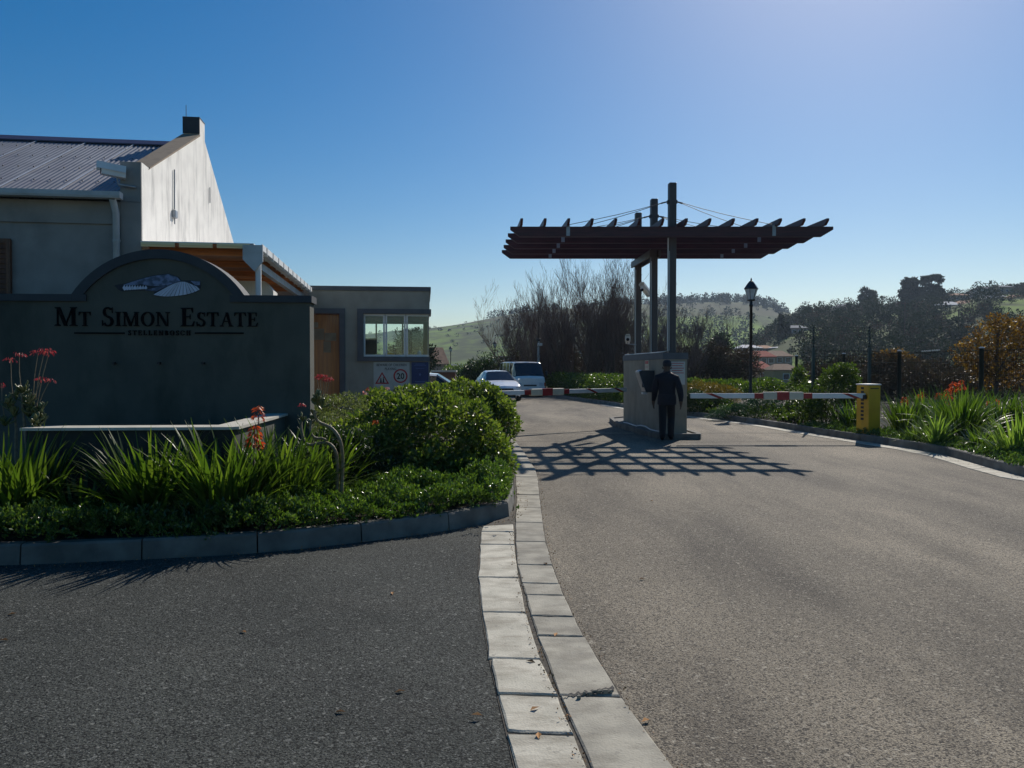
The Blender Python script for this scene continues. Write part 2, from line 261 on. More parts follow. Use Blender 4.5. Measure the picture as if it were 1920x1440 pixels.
# ------------------------------------------------------------------ mesh helpers
def tag(o, label=None, cat=None, group=None, kind=None):
    if label: o['label'] = label
    if cat: o['category'] = cat
    if group: o['group'] = group
    if kind: o['kind'] = kind
    return o
def empty(name, loc=(0, 0, 0), rz=0.0, label=None, cat=None, group=None):
    o = bpy.data.objects.new(name, None); COL.objects.link(o); o.location = loc; o.rotation_euler = (0, 0, rz)
    o.empty_display_size = 0.2
    return tag(o, label, cat, group)
def link_mesh(name, me, parent=None, loc=None, rot=None, mat=None):
    if mat is not None and not me.materials: me.materials.append(M[mat] if isinstance(mat, str) else mat)
    o = bpy.data.objects.new(name, me); COL.objects.link(o)
    if parent is not None: o.parent = parent
    if loc is not None: o.location = loc
    if rot is not None: o.rotation_euler = rot
    return o
class MB:
    def __init__(s): s.v = []; s.f = []; s.sm = []
    def add(s, v, f, smooth=False):
        k = len(s.v); s.v += [tuple(x) for x in v]; s.f += [tuple(i + k for i in q) for q in f]; s.sm += [smooth] * len(f); return s
    def box(s, x0, x1, y0, y1, z0, z1, bev=0.0):
        if bev <= 0:
            v = [(x0, y0, z0), (x1, y0, z0), (x1, y1, z0), (x0, y1, z0), (x0, y0, z1), (x1, y0, z1), (x1, y1, z1), (x0, y1, z1)]
            f = [(3, 2, 1, 0), (4, 5, 6, 7), (0, 1, 5, 4), (1, 2, 6, 5), (2, 3, 7, 6), (3, 0, 4, 7)]
            return s.add(v, f)
        b = bev
        ring = lambda z, i: [(x0 + i, y0 + b - 0, z), (x0 + b, y0 + i, z), (x1 - b, y0 + i, z), (x1 - i, y0 + b, z), (x1 - i, y1 - b, z), (x1 - b, y1 - i, z), (x0 + b, y1 - i, z), (x0 + i, y1 - b, z)]
        def rg(z, i):
            o = b + i
            return [(x0 + i, y0 + o, z), (x0 + o, y0 + i, z), (x1 - o, y0 + i, z), (x1 - i, y0 + o, z), (x1 - i, y1 - o, z), (x1 - o, y1 - i, z), (x0 + o, y1 - i, z), (x0 + i, y1 - o, z)]
        rs = [rg(z0, b), rg(z0 + b, 0), rg(z1 - b, 0), rg(z1, b)]
        v = sum(rs, []); f = [tuple(range(7, -1, -1)), tuple(range(24, 32))]
        for k in range(3):
            for j in range(8):
                a, c = k * 8 + j, k * 8 + (j + 1) % 8
                f.append((a, c, c + 8, a + 8))
        return s.add(v, f)
    def prism(s, poly, z0, z1, axis='z', bev=0.0):
        """poly: 2D ccw list; axis z: (x,y) up; axis y: (x,z) extruded along y"""
        n = len(poly)
        mp = (lambda p, h: (p[0], p[1], h)) if axis == 'z' else ((lambda p, h: (p[0], h, p[1])) if axis == 'y' else (lambda p, h: (h, p[0], p[1])))
        v = [mp(p, z0) for p in poly] + [mp(p, z1) for p in poly]
        f = [tuple(range(n - 1, -1, -1)), tuple(range(n, 2 * n))] + [(i, (i + 1) % n, n + (i + 1) % n, n + i) for i in range(n)]
        return s.add(v, f)
    def slab(s, c, z0, z1, b=0.01):
        """quad slab with bevelled top edge; c: four (x,y) ccw"""
        cx = sum(p[0] for p in c) / 4; cy = sum(p[1] for p in c) / 4
        def ins(p, d):
            l = math.hypot(p[0] - cx, p[1] - cy); k = max(0, 1 - d / l); return (cx + (p[0] - cx) * k, cy + (p[1] - cy) * k)
        v = [(p[0], p[1], z0) for p in c] + [(p[0], p[1], z1 - b * 0.7) for p in c] + [(*ins(p, b * 1.4), z1) for p in c]
        f = [(3, 2, 1, 0), (8, 9, 10, 11)]
        for k in (0, 4):
            for i in range(4): f.append((k + i, k + (i + 1) % 4, k + 4 + (i + 1) % 4, k + 4 + i))
        return s.add(v, f)
    def tube(s, pts, r, n=8, cap=True, smooth=True):
        pts = [Vector(p) for p in pts]; rr = r if isinstance(r, (list, tuple)) else [r] * len(pts)
        v = []; prev = None
        for i, p in enumerate(pts):
            t = (pts[min(i + 1, len(pts) - 1)] - pts[max(i - 1, 0)]).normalized()
            if prev is None:
                a = Vector((0, 0, 1)) if abs(t.z) < 0.9 else Vector((1, 0, 0)); u = t.cross(a).normalized()
            else:
                u = (prev - t * prev.dot(t)); u = u.normalized() if u.length > 1e-6 else t.orthogonal().normalized()
            prev = u; w = t.cross(u)
            for k in range(n):
                an = 2 * math.pi * k / n; v.append(p + (u * math.cos(an) + w * math.sin(an)) * rr[i])
        f = []
        for i in range(len(pts) - 1):
            for k in range(n):
                a = i * n + k; b = i * n + (k + 1) % n; f.append((a, b, b + n, a + n))
        k0 = len(s.f); s.add(v, f, smooth)
        if cap: 
            s.add(v[:n], [tuple(range(n - 1, -1, -1))]); s.add(v[-n:], [tuple(range(n))])
        return s
    def lathe(s, prof, n=16, c=(0, 0, 0), smooth=True):
        v = []; f = []
        for (r, z) in prof:
            for k in range(n):
                a = 2 * math.pi * k / n; v.append((c[0] + r * math.cos(a), c[1] + r * math.sin(a), c[2] + z))
        for i in range(len(prof) - 1):
            for k in range(n):
                a = i * n + k; b = i * n + (k + 1) % n; f.append((a, b, b + n, a + n))
        s.add(v, f, smooth)
        s.add(v[:n], [tuple(range(n - 1, -1, -1))]); s.add(v[-n:], [tuple(range(n))]); return s
    def mesh(s, name, mat=None):
        me = bpy.data.meshes.new(name); me.from_pydata(s.v, [], s.f)
        me.polygons.foreach_set('use_smooth', s.sm); me.update()
        if mat: me.materials.append(M[mat])
        return me
    def build(s, name, mat, parent=None, loc=None, rot=None):
        return link_mesh(name, s.mesh(name, mat), parent, loc, rot)
def np_mesh(name, V, T, mat, smooth=False):
    me = bpy.data.meshes.new(name); me.vertices.add(len(V)); me.vertices.foreach_set('co', np.asarray(V, np.float32).ravel())
    T = np.asarray(T, np.int32); k = T.shape[1]
    me.loops.add(T.size); me.loops.foreach_set('vertex_index', T.ravel())
    me.polygons.add(len(T)); me.polygons.foreach_set('loop_start', np.arange(0, T.size, k, dtype=np.int32))
    me.polygons.foreach_set('loop_total', np.full(len(T), k, np.int32))
    if smooth: me.polygons.foreach_set('use_smooth', np.ones(len(T), bool))
    me.update(calc_edges=True); me.validate()
    if mat: me.materials.append(M[mat])
    return me
def copy_tree(o, parent=None):
    c = o.copy(); COL.objects.link(c)
    if parent is not None: c.parent = parent
    for ch in list(o.children): copy_tree(ch, c)
    return c
def unit(a): return a / np.maximum(np.linalg.norm(a, axis=1, keepdims=True), 1e-9)
def leaf_mesh(name, mat, pts, nrm, size, width=0.45, up=0.35, spread=0.9, fold=0.25, seed=1):
    """a cloud of small folded leaves"""
    g = np.random.default_rng(seed); n = len(pts)
    d = unit(nrm + g.normal(0, spread, (n, 3)) + np.array([0, 0, up])); q = unit(g.normal(0, 1, (n, 3)))
    s = unit(np.cross(d, q)); u = np.cross(s, d)
    L = (size * g.uniform(0.65, 1.3, n))[:, None]; W = L * width * 0.5
    base = pts; tip = pts + d * L + u * L * g.uniform(-0.15, 0.15, (n, 1)); a = pts + d * L * 0.48 + s * W + u * L * fold * 0.5; b = pts + d * L * 0.48 - s * W + u * L * fold * 0.5
    m2 = pts + d * L * 0.5
    V = np.stack([base, a, tip, b], 1).reshape(-1, 3); i = np.arange(n)[:, None] * 4
    T = np.concatenate([i + np.array([0, 1, 2]), i + np.array([0, 2, 3])], 0)
    return np_mesh(name, V, T, mat)
def blob_pts(blobs, n, seed=1, depth=0.3, zmin=0.0, lump=0.12):
    g = np.random.default_rng(seed); B = np.array(blobs, float); ar = (B[:, 3] * B[:, 4] + B[:, 4] * B[:, 5] + B[:, 3] * B[:, 5]); ar /= ar.sum()
    k = g.choice(len(B), n, p=ar); u = unit(g.normal(0, 1, (n, 3)))
    ph = g.uniform(0, 6.3, (len(B), 3))[k]
    lm = 1 + lump * (np.sin(u[:, 0] * 5 + ph[:, 0]) * np.sin(u[:, 1] * 6 + ph[:, 1]) + 0.7 * np.sin(u[:, 2] * 8 + ph[:, 2]) + 0.5 * np.sin(u[:, 0] * 13 + u[:, 2] * 11 + ph[:, 0]))
    r = (1 - np.abs(g.normal(0, depth, n)).clip(0, 0.9)) * lm
    p = B[k, :3] + u * B[k, 3:6] * r[:, None]
    nr = unit(u / B[k, 3:6])
    keep = p[:, 2] > zmin
    for j in range(len(B)):
        q = (p - B[j, :3]) / B[j, 3:6]; keep &= ~((np.linalg.norm(q, axis=1) < 0.62) & (k != j))
    return p[keep], nr[keep]
def shrub(name, loc, blobs, n, size, mat, label, cat='shrub', group=None, seed=1, stems=8, width=0.5, depth=0.28, lump=0.12, spread=0.9, stem_r=0.012, up=0.35, sub=9):
    o = empty(name, loc, 0, label, cat, group)
    gg = random.Random(seed * 3 + 1); main = list(blobs); ext = []
    for b in main:
        for _ in range(sub):
            a = gg.uniform(0, 6.283); e = gg.uniform(-.3, 1.3); k = gg.uniform(.24, .42); q = .92
            ext.append((b[0] + b[3] * q * math.cos(a) * math.cos(e), b[1] + b[4] * q * math.sin(a) * math.cos(e), b[2] + b[5] * q * math.sin(e), b[3] * k, b[4] * k, b[5] * k * 1.1))
    p, nr = blob_pts(main + ext, n, seed, depth, 0.01, lump)
    link_mesh('foliage', leaf_mesh('foliage', mat, p, nr, size, width, seed=seed, spread=spread, up=up), o)
    g = random.Random(seed); mb = MB()
    for i in range(stems):
        b = blobs[g.randrange(len(blobs))]
        e = Vector((b[0] + g.uniform(-.6, .6) * b[3], b[1] + g.uniform(-.6, .6) * b[4], b[2] + g.uniform(0, .6) * b[5]))
        s0 = Vector((b[0] * .4 + g.uniform(-.06, .06), b[1] * .4 + g.uniform(-.06, .06), -0.02)); mid = s0.lerp(e, .5) + Vector((g.uniform(-.08, .08), g.uniform(-.08, .08), .05))
        mb.tube([s0, mid, e], [stem_r, stem_r * .7, stem_r * .3], 5)
    if stems: mb.build('stem', 'bark', o)
    return o

# ------------------------------------------------------------------ terrain
def interp(x, tab):
    if x <= tab[0][0]: return tab[0][1]
    for (a, b), (c, d) in zip(tab, tab[1:]):
        if x <= c: return b + (d - b) * (x - a) / (c - a)
    return tab[-1][1]
FARP = [(-2500, 30), (0, 40), (500, 52), (700, 62), (800, 71), (860, 80), (910, 87), (960, 94), (1050, 104), (1200, 112), (1300, 117), (1400, 117), (1440, 110), (1480, 98), (1520, 82), (1600, 55), (1700, 35), (2500, 30), (4500, 20)]
NEARP = [(-2500, 0), (1340, 0), (1400, 28), (1450, 60), (1500, 84), (1530, 92), (1600, 96), (1700, 101), (1780, 110), (1850, 124), (1920, 134), (2100, 150), (2600, 160), (4500, 120)]
def sst(t): t = max(0.0, min(1.0, t)); return t * t * (3 - 2 * t)
def hill_h(px, Y, tab, Y0, Yc, Yb):
    c = interp(px, tab)
    if c <= 0 or Y <= Y0: return -1.6
    zc = H + c / F * Yc
    if Y <= Yc: return -1.6 + (zc + 1.6) * (math.sin((Y - Y0) / (Yc - Y0) * math.pi / 2)) ** 1.25
    return -1.6 + (zc + 1.6) * (1 - 0.55 * sst((Y - Yc) / (Yb - Yc)))
def relief(px, Y): return 0.0 if Y < 200 else 0.0021 * Y * (math.sin(px * 0.031 + Y * 0.004) * 0.5 + math.sin(px * 0.011 + 2) * 0.5)
def nearhill(px, Y): return hill_h(px, Y, NEARP, 135, 390, 600) + relief(px, Y)
def farhill(px, Y): return hill_h(px, Y, FARP, 380, 900, 1500) + relief(px, Y)
def terr(px, Y): return max(-1.35 if Y > 120 else (0.0 if Y < 62 else -1.35 * (Y - 62) / 58), nearhill(px, Y), farhill(px, Y))
def hit(px, py):
    d = ray(px, py); Y = 50.0
    while Y < 1400:
        z = H + d.z / d.y * Y
        if z <= terr(px, Y): break
        Y *= 1.01
    return Vector((d.x / d.y * Y, Y, terr(px, Y)))

def terrain(name, fn, ys, pxs, mat):
    V = []; 
    for Y in ys:
        for px in pxs:
            z = fn(px, Y)
            V.append(((px - 960) / F * Y, Y, z))
    n = len(pxs); T = []
    for i in range(len(ys) - 1):
        for j in range(n - 1): a = i * n + j; T.append((a, a + 1, a + n + 1, a + n))
    o = link_mesh(name, np_mesh(name, V, T, mat, True)); tag(o, kind='structure'); return o
gr = MB(); gr.add([(-4000, -300, -1.5), (4000, -300, -1.5), (4000, 5000, -1.5), (-4000, 5000, -1.5)], [(0, 1, 2, 3)]); tag(gr.build('ground', 'grass_ground'), kind='structure')
terrain('green_hill', farhill, [380 + i * 13 for i in range(88)], list(range(-2400, 4500, 20)), 'hill_field')
terrain('right_hill', nearhill, [135 + i * 12 for i in range(40)], list(range(1300, 4500, 15)), 'hill_field')
# near field around the estate
nf = MB(); nf.add([(-80, -20, -0.03), (80, -20, -0.03), (95, 62, -0.05), (-95, 62, -0.05), (150, 128, -1.42), (-150, 128, -1.42)], [(0, 1, 2, 3), (3, 2, 4, 5)]); tag(nf.build('verge', 'grass_ground'), kind='structure')

# ------------------------------------------------------------------ curves of kerbs and slabs (ground points)
def resample(pts, step):
    out = [pts[0]]; acc = 0
    L = [0]
    for a, b in zip(pts, pts[1:]): L.append(L[-1] + (b - a).length)
    n = max(1, round(L[-1] / step)); res = []
    for i in range(n + 1):
        s = L[-1] * i / n
        for k in range(len(L) - 1):
            if s <= L[k + 1] + 1e-9:
                t = (s - L[k]) / max(1e-9, L[k + 1] - L[k]); res.append(pts[k].lerp(pts[k + 1], t)); break
    return res
def smooth_curve(pts, it=2):
    for _ in range(it):
        q = [pts[0]]
        for a, b in zip(pts, pts[1:]): q += [a.lerp(b, .25), a.lerp(b, .75)]
        q.append(pts[-1]); pts = q
    return pts
def gp(l): return [G(x, y) for x, y in l]
kerbL = smooth_curve([Vector((-9.5, 5.75, 0))] + gp([(0, 1063), (250, 1051), (495, 1039), (750, 1009), (851, 994), (930, 981), (958, 972), (965, 950), (966, 934), (961, 882), (951, 841), (943, 820)]) + [Vector((-1.0, 22, 0)), Vector((-2.2, 26, 0)), Vector((-4.0, 32, 0)), Vector((-8, 40, 0))])
kerbR = smooth_curve([Vector((9.5, 4.0, 0)), Vector((8.6, 8.0, 0)), ] + gp([(1917, 898), (1853, 877), (1788, 858), (1740, 847), (1630, 830), (1522, 813), (1447, 800), (1383, 791), (1288, 780), (1175, 766), (1132, 758), (1082, 752), (1055, 747), (1023, 743)]) + [Vector((-1.5, 52, 0)), Vector((-9, 60, 0))])
def offset(pts, d):
    out = []
    for i, p in enumerate(pts):
        t = (pts[min(i + 1, len(pts) - 1)] - pts[max(i - 1, 0)]); t.z = 0; t.normalize(); n = Vector((-t.y, t.x, 0)); out.append(p + n * d)
    return out
# road surface
rd = [Vector((-12, -12, 0)), Vector((12, -12, 0)), Vector((9.9, 3, 0))] + kerbR
road_poly = [(p.x, p.y) for p in rd] + [(p.x, p.y) for p in reversed(kerbL)] + [(-14, 5.5)]
def sheet(name, poly, z, mat):
    import mathutils
    from mathutils.geometry import tessellate_polygon
    tri = tessellate_polygon([[Vector((x, y, 0)) for x, y in poly]])
    mb = MB(); fs = []
    for t in tri:
        a, b, c = [Vector((*poly[i], 0)) for i in t]
        fs.append(tuple(t) if (b - a).cross(c - a).z > 0 else tuple(reversed(t)))
    mb.add([(x, y, z) for x, y in poly], fs); o = mb.build(name, mat); tag(o, kind='structure'); return o
sheet('road', road_poly, 0.0, 'asphalt_worn')
# slab rows
def cp(x, y): return G(820 + x / 2.322, 820 + y / 2.322)
Ledge = [cp(*p) for p in [(198, 395), (190, 410), (178, 600), (190, 750), (225, 960), (262, 1130), (300, 1290), (335, 1440), (385, 1640), (470, 1960)]] + [Vector((0.3, 0.6, 0)), Vector((1.2, -6, 0))]
Lright = [cp(*p) for p in [(328, 372), (330, 410), (331, 480), (345, 600), (380, 770), (445, 985), (520, 1150), (580, 1300), (632, 1440), (730, 1680), (880, 1960)]] + [Vector((0.68, 0.6, 0)), Vector((1.6, -6, 0))]
Rleft = gp([(947, 822), (955, 842), (966, 884), (970, 934), (967, 970)]) + [cp(*p) for p in [(343, 470), (352, 575), (388, 700), (443, 885), (535, 1130), (600, 1280), (668, 1440), (775, 1680), (930, 1960)]] + [Vector((0.76, 0.6, 0)), Vector((1.7, -6, 0))]
Rright = gp([(962, 822), (982, 848), (1003, 880)]) + [cp(*p) for p in [(438, 180), (446, 270), (458, 370), (471, 455), (497, 553), (545, 685), (628, 860), (785, 1110), (870, 1260), (1000, 1440), (1200, 1680), (1450, 1960)]] + [Vector((1.25, 0.6, 0)), Vector((2.2, -6, 0))]
def at_y(line, Y):
    for a, b in zip(line, line[1:]):
        if (a.y - Y) * (b.y - Y) <= 0 and a.y != b.y: return a.lerp(b, (a.y - Y) / (a.y - b.y))
    return line[0] if abs(line[0].y - Y) < abs(line[-1].y - Y) else line[-1]
def gy(py): return G(960, py).y
# left driveway (fresh dark asphalt)
left_poly = [(p.x - 0.0, p.y) for p in [at_y(Ledge, y) for y in [Ledge[0].y] + list(np.arange(7.6, .7, -.2)) + [0.6, -6]]]
kl = [p for p in kerbL if p.y < 7.95 and p.x < left_poly[0][0] - 0.02]
left_poly = [(-14, -6), (left_poly[-1][0], -6)] + [tuple(p) for p in reversed(left_poly[:-1])] + [(p.x, p.y) for p in reversed(kl)] + [(-14, 5.5)]
sheet('driveway', left_poly, 0.004, 'asphalt_fresh')
# dirt bed below slabs
Rj = [822, 836, 850, 864, 880, 896.5, 912, 930, 955, 983, 1019, 1063, 1098, 1120, 1160, 1197, 1310, 1520, 1800]
Lj = [986, 1000, 1024, 1086, 1152, 1240, 1308, 1380, 1560, 1900]
dirt = []
for Y in [gy(822), 16, 14, 12, 10.5, 9.5, 8.6]: dirt.append(at_y(Rleft, Y) + Vector((-0.03, 0, 0)))
for Y in list(np.arange(7.9, .7, -.2)) + [.6, -6]: dirt.append(at_y(Ledge, Y) + Vector((-0.004, 0, 0)))
back = []
for Y in [gy(822), 16, 14, 12, 10.5, 9.5] + list(np.arange(8.6, .7, -.2)) + [.6, -6]: back.append(at_y(Rright, Y) + Vector((0.006, 0, 0)))
gutter = empty('gutter_channel', (0, 0, 0)); tag(gutter, kind='structure')
sheet('joint_bed', [(p.x, p.y) for p in dirt] + [(p.x, p.y) for p in reversed(back)], 0.008, 'joint_dirt').parent = gutter
def slab_row(l, r, ys, nm, tiltl, tiltr):
    for k in range(len(ys) - 1):
        ya, yb = gy(ys[k]) - 0.008, gy(ys[k + 1]) + 0.010
        sk = rng.uniform(-0.012, 0.012) * min(2.0, (ya - yb))
        c = [at_y(l, yb + sk), at_y(r, yb - 0.02), at_y(r, ya - 0.02), at_y(l, ya + sk)]
        h = 0.018 + rng.uniform(0, 0.005)
        q = []
        for i in range(4):
            p0, p1 = c[i], c[(i + 1) % 4]
            for k_ in range(5):
                p_ = p0.lerp(p1, k_ / 5); j_ = .0014 if 0 < k_ else .0035; q.append((p_.x + rng.normal(0, j_), p_.y + rng.normal(0, j_)))
        cx_ = sum(p_[0] for p_ in q) / 20; cy_ = sum(p_[1] for p_ in q) / 20
        def ins_(p_, d_):
            l_ = math.hypot(p_[0] - cx_, p_[1] - cy_); k_ = 1 - d_ / l_; return (cx_ + (p_[0] - cx_) * k_, cy_ + (p_[1] - cy_) * k_)
        V_ = [(*p_, -.05) for p_ in q] + [(*p_, h - .006) for p_ in q] + [(*ins_(p_, .008 + abs(rng.normal(0, .002))), h) for p_ in q]
        m = MB().add(V_, [tuple(range(40, 60))] + [(z_ + i, z_ + (i + 1) % 20, z_ + 20 + (i + 1) % 20, z_ + 20 + i) for z_ in (0, 20) for i in range(20)])
        # soft dish: outer edge a little lower
        m.build(nm, 'slab_pale' if l[0].x < -.1 and l[0].y < 12 else 'slab_concrete', gutter)
def inset(l, d): return [p + Vector((d, 0, 0)) for p in l]
slab_row(inset(Ledge, 0.004), inset(Lright, 0.006), Lj, 'slab', 0, 0)
slab_row(inset(Rleft, -0.004), inset(Rright, -0.004), Rj, 'slab', 0, 0)
# kerb stones
def kerb(name, line, h, w, step, y_lim, side, batter=0.02):
    root = empty(name, (0, 0, 0)); tag(root, kind='structure')
    pts = resample(line, step)
    inn = offset(pts, side * w); inb = offset(pts, side * batter)
    for k in range(len(pts) - 1):
        a, b, ai, bi, at, bt = pts[k], pts[k + 1], inn[k], inn[k + 1], inb[k], inb[k + 1]
        if a.y > y_lim: break
        e = 0.006 / max(1e-6, (b - a).length)
        L = lambda p, q, t: p.lerp(q, t)
        a2, b2 = L(a, b, e), L(a, b, 1 - e); ai2, bi2 = L(ai, bi, e), L(ai, bi, 1 - e); at2, bt2 = L(at, bt, e), L(at, bt, 1 - e)
        att, btt = L(at2, ai2, .12), L(bt2, bi2, .12)
        dz = random.uniform(-.004, .006)
        v = [(*a2.xy, -.05), (*b2.xy, -.05), (*bi2.xy, -.05), (*ai2.xy, -.05), (*at2.xy, h - .018 + dz), (*bt2.xy, h - .018 + dz), (*att.xy, h + dz), (*btt.xy, h + dz), (*ai2.xy, h + dz), (*bi2.xy, h + dz)]
        f = [(0, 1, 5, 4), (4, 5, 7, 6), (6, 7, 9, 8), (3, 8, 9, 2), (0, 4, 6, 8, 3), (1, 2, 9, 7, 5)]
        if side < 0: f = [tuple(reversed(q)) for q in f]
        m = MB().add(v, f); m.build('kerb_stone', 'kerb_concrete', root)
    return root
kerb('kerb', kerbL, 0.17, 0.13, 0.92, 60, 1)
kerb('kerb', kerbR, 0.15, 0.13, 0.95, 70, -1)
# gutter strip along right kerb (pale concrete)
gs = empty('road_gutter', (0, 0, 0)); tag(gs, kind='structure')
rr = [p for p in resample(kerbR, 0.95) if p.y < 34]; ro = offset(rr, 0.34)
for k in range(len(rr) - 1):
    a, b, c, d = rr[k], rr[k + 1], ro[k + 1], ro[k]; e = .006
    a2, b2 = a.lerp(b, e), b.lerp(a, e); d2, c2 = d.lerp(c, e), c.lerp(d, e)
    MB().slab([(p.x, p.y) for p in (a2, b2, c2, d2)], -0.03, 0.007 + random.uniform(0, .003), .004).build('slab', 'slab_pale', gs)
# beds of soil
bed = [(p.x, p.y) for p in offset(kerbL, 0.12)] + [(-14, 40), (-14, 5.9)]
sheet('planting_bed', bed, 0.12, 'soil')
bedr = [(p.x, p.y) for p in offset(kerbR, -0.12)]
sheet('flower_bed', [(22, 60), (-9, 62)] + list(reversed(bedr)) + [(22, 4)], 0.09, 'soil')
# pale seam and a dark line across the road
sm = MB(); sm.box(-0.25, 3.0, 18.93, 18.97, 0.0, 0.006); sm.box(4.3, 7.0, 18.98, 19.02, 0.0, 0.006)
tag(sm.build('road_seam', 'slab_concrete'), kind='structure')
ck = MB()  # thin wavy line across the lanes, darker than the asphalt
pts = [Vector((x, 16.75 + 0.10 * math.sin(x * 1.3) + 0.03 * math.sin(x * 7), .003)) for x in np.arange(-.4, 7.6, .12)]
v = []; f = []
for i, p in enumerate(pts): v += [(p.x, p.y - .012, .004), (p.x, p.y + .012, .004)]
for i in range(len(pts) - 1): f.append((2 * i, 2 * i + 2, 2 * i + 3, 2 * i + 1))
ck.add(v, f); tag(ck.build('road_dark_line', 'joint_dirt'), kind='structure')
# broken joint in the gutter slabs: dark rubble
up_, lo_ = [], []
for k in range(24):
    t = k / 23; x = 1060 + 92 * t; y = 1314 - 12 * t + 2.5 * math.sin(k * 1.9); w_ = (1.2 + 5.5 * t * abs(math.sin(k * 2.3 + .6))) 
    up_.append(G(x, y - w_)); lo_.append(G(x, y + w_ * .8))
v = [(p.x, p.y, .0275) for p in lo_] + [(p.x, p.y, .0275) for p in up_]
MB().add(v, [(i, i + 1, i + 25, i + 24) for i in range(23)]).build('crack', 'tyre', gutter)
for k in range(7):
    p = G(1085 + k * 10, 1315 - k * 1.5 + random.uniform(-3, 3)); q = random.uniform(.004, .009)
    MB().slab([(p.x - q * 1.5, p.y - q), (p.x + q * 1.6, p.y - q * .6), (p.x + q, p.y + q), (p.x - q * 1.2, p.y + q * .7)], .02, .034 + random.uniform(0, .006), .002).build('rubble', 'slab_concrete', gutter)

# ------------------------------------------------------------------ main building (left)
A8 = R(8)
BO = Vector((-5.333, 11.2, 0))
bl = empty('estate_building', BO, A8, 'pale plastered building with purple grey corrugated roof and tall gable behind the sign wall', 'building')
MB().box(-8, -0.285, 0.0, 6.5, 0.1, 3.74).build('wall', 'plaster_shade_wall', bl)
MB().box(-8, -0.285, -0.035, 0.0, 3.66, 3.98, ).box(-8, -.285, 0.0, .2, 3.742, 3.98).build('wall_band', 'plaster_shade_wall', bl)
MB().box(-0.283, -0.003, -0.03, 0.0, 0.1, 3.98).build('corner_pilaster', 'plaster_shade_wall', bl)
gprof = [(0.0, 0.1), (6.9, 0.1), (6.9, 4.08), (6.55, 4.10), (3.62, 5.90), (3.62, 6.22), (3.24, 6.22), (3.24, 5.90), (0.33, 4.56), (0.0, 4.56)]
MB().prism(gprof, -0.283, 0.0, axis='x').build('gable', 'plaster_pale', bl)
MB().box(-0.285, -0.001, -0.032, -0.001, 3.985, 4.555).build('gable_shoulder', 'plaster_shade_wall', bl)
# sloping coping on the gable
cm = MB(); cm.add([(-.30, .34, 4.575), (.012, .34, 4.575), (.012, 3.235, 5.92), (-.30, 3.235, 5.92), (-.30, .30, 4.535), (.012, .30, 4.535), (.012, 3.235, 5.885), (-.30, 3.235, 5.885)],
    [(0, 1, 2, 3), (4, 7, 6, 5), (0, 4, 5, 1), (1, 5, 6, 2), (3, 7, 4, 0), (2, 6, 7, 3)]); cm.build('coping', 'coping_brown', bl)
MB().box(-.295, .006, 3.225, 3.239, 5.93, 6.235).box(-.295, .006, 3.23, 3.63, 6.222, 6.24).build('finial_cap', 'coping_grey', bl)
MB().tube([(-.25, 3.3, 6.24), (-.25, 3.3, 6.47)], .006, 5).build('aerial', 'steel_dark', bl)
MB().tube([(.02, 1.55, 4.85), (.022, 1.52, 4.2)], .012, 5).box(.003, .06, 1.44, 1.58, 4.05, 4.18, .01).tube([(.03, 1.5, 4.05), (.03, 1.5, 3.95)], .01, 5).build('conduit', 'steel_galv', bl)
MB().tube([(.02, 3.9, 5.1), (.02, 3.9, 4.8)], .01, 5).build('conduit', 'steel_galv', bl)
# corrugated roof: sheets
def corr_sheet(w, y0, z0, y1, z1, amp=.011, pitch=.0745):
    n = int(w / pitch * 8); m = MB(); v = []; f = []
    for j in range(2):
        y, z = (y0, z0) if j == 0 else (y1, z1)
        for i in range(n + 1):
            x = w * i / n; v.append((x, y, z + amp * math.cos(2 * math.pi * x / pitch)))
    for i in range(n): f.append((i, i + 1, n + 2 + i, n + 1 + i))
    return m.add(v, f, True).mesh('roof_sheet', 'roof_metal')
SW = .82
sh = corr_sheet(SW, -.16, 4.03, 3.32, 5.735); sh2 = corr_sheet(SW, 3.32, 5.735, 6.9, 4.0)
k = 0; x = -.30 - SW; n_roof = 0
roof = MB().box(-8, -.30, 0.05, 6.4, 3.745, 3.95).build('roof', 'plaster_shade_wall', bl)
while x > -8:
    link_mesh('roof_sheet', sh, roof, (x, 0, 0)); link_mesh('roof_sheet', sh2, roof, (x, 0, 0))
    sl_ = math.atan2(5.735 - 4.03, 3.48)
    st = MB(); st.add([(x - .012, -.16, 4.052), (x + .012, -.16, 4.052), (x + .012, 3.30, 5.747), (x - .012, 3.30, 5.747), (x - .012, -.16, 4.035), (x + .012, -.16, 4.035)],
                      [(0, 1, 2, 3), (0, 4, 5, 1)]); st.build('roof_flashing', 'flashing', roof)
    x -= SW
sc = MB()
for i in range(40):
    for j, t in enumerate((.04, .2, .42, .63, .83)):
        xx = -.45 - i * .2235 - (j % 2) * .11
        if xx < -7.9: continue
        yy = -.16 + 3.48 * t; zz = 4.03 + 1.705 * t + .013; sc.lathe([(.013, 0), (.013, .008), (.005, .014)], 6, (xx, yy, zz))
so_ = sc.build('roof_screws', 'screw_head', roof); tag(so_, kind='stuff')
MB().prism([(3.12, 5.68), (3.32, 5.80), (3.52, 5.68), (3.52, 5.66), (3.32, 5.76), (3.12, 5.66)], -8, -.30, axis='x').build('ridge_cap', 'ridge_metal', roof)
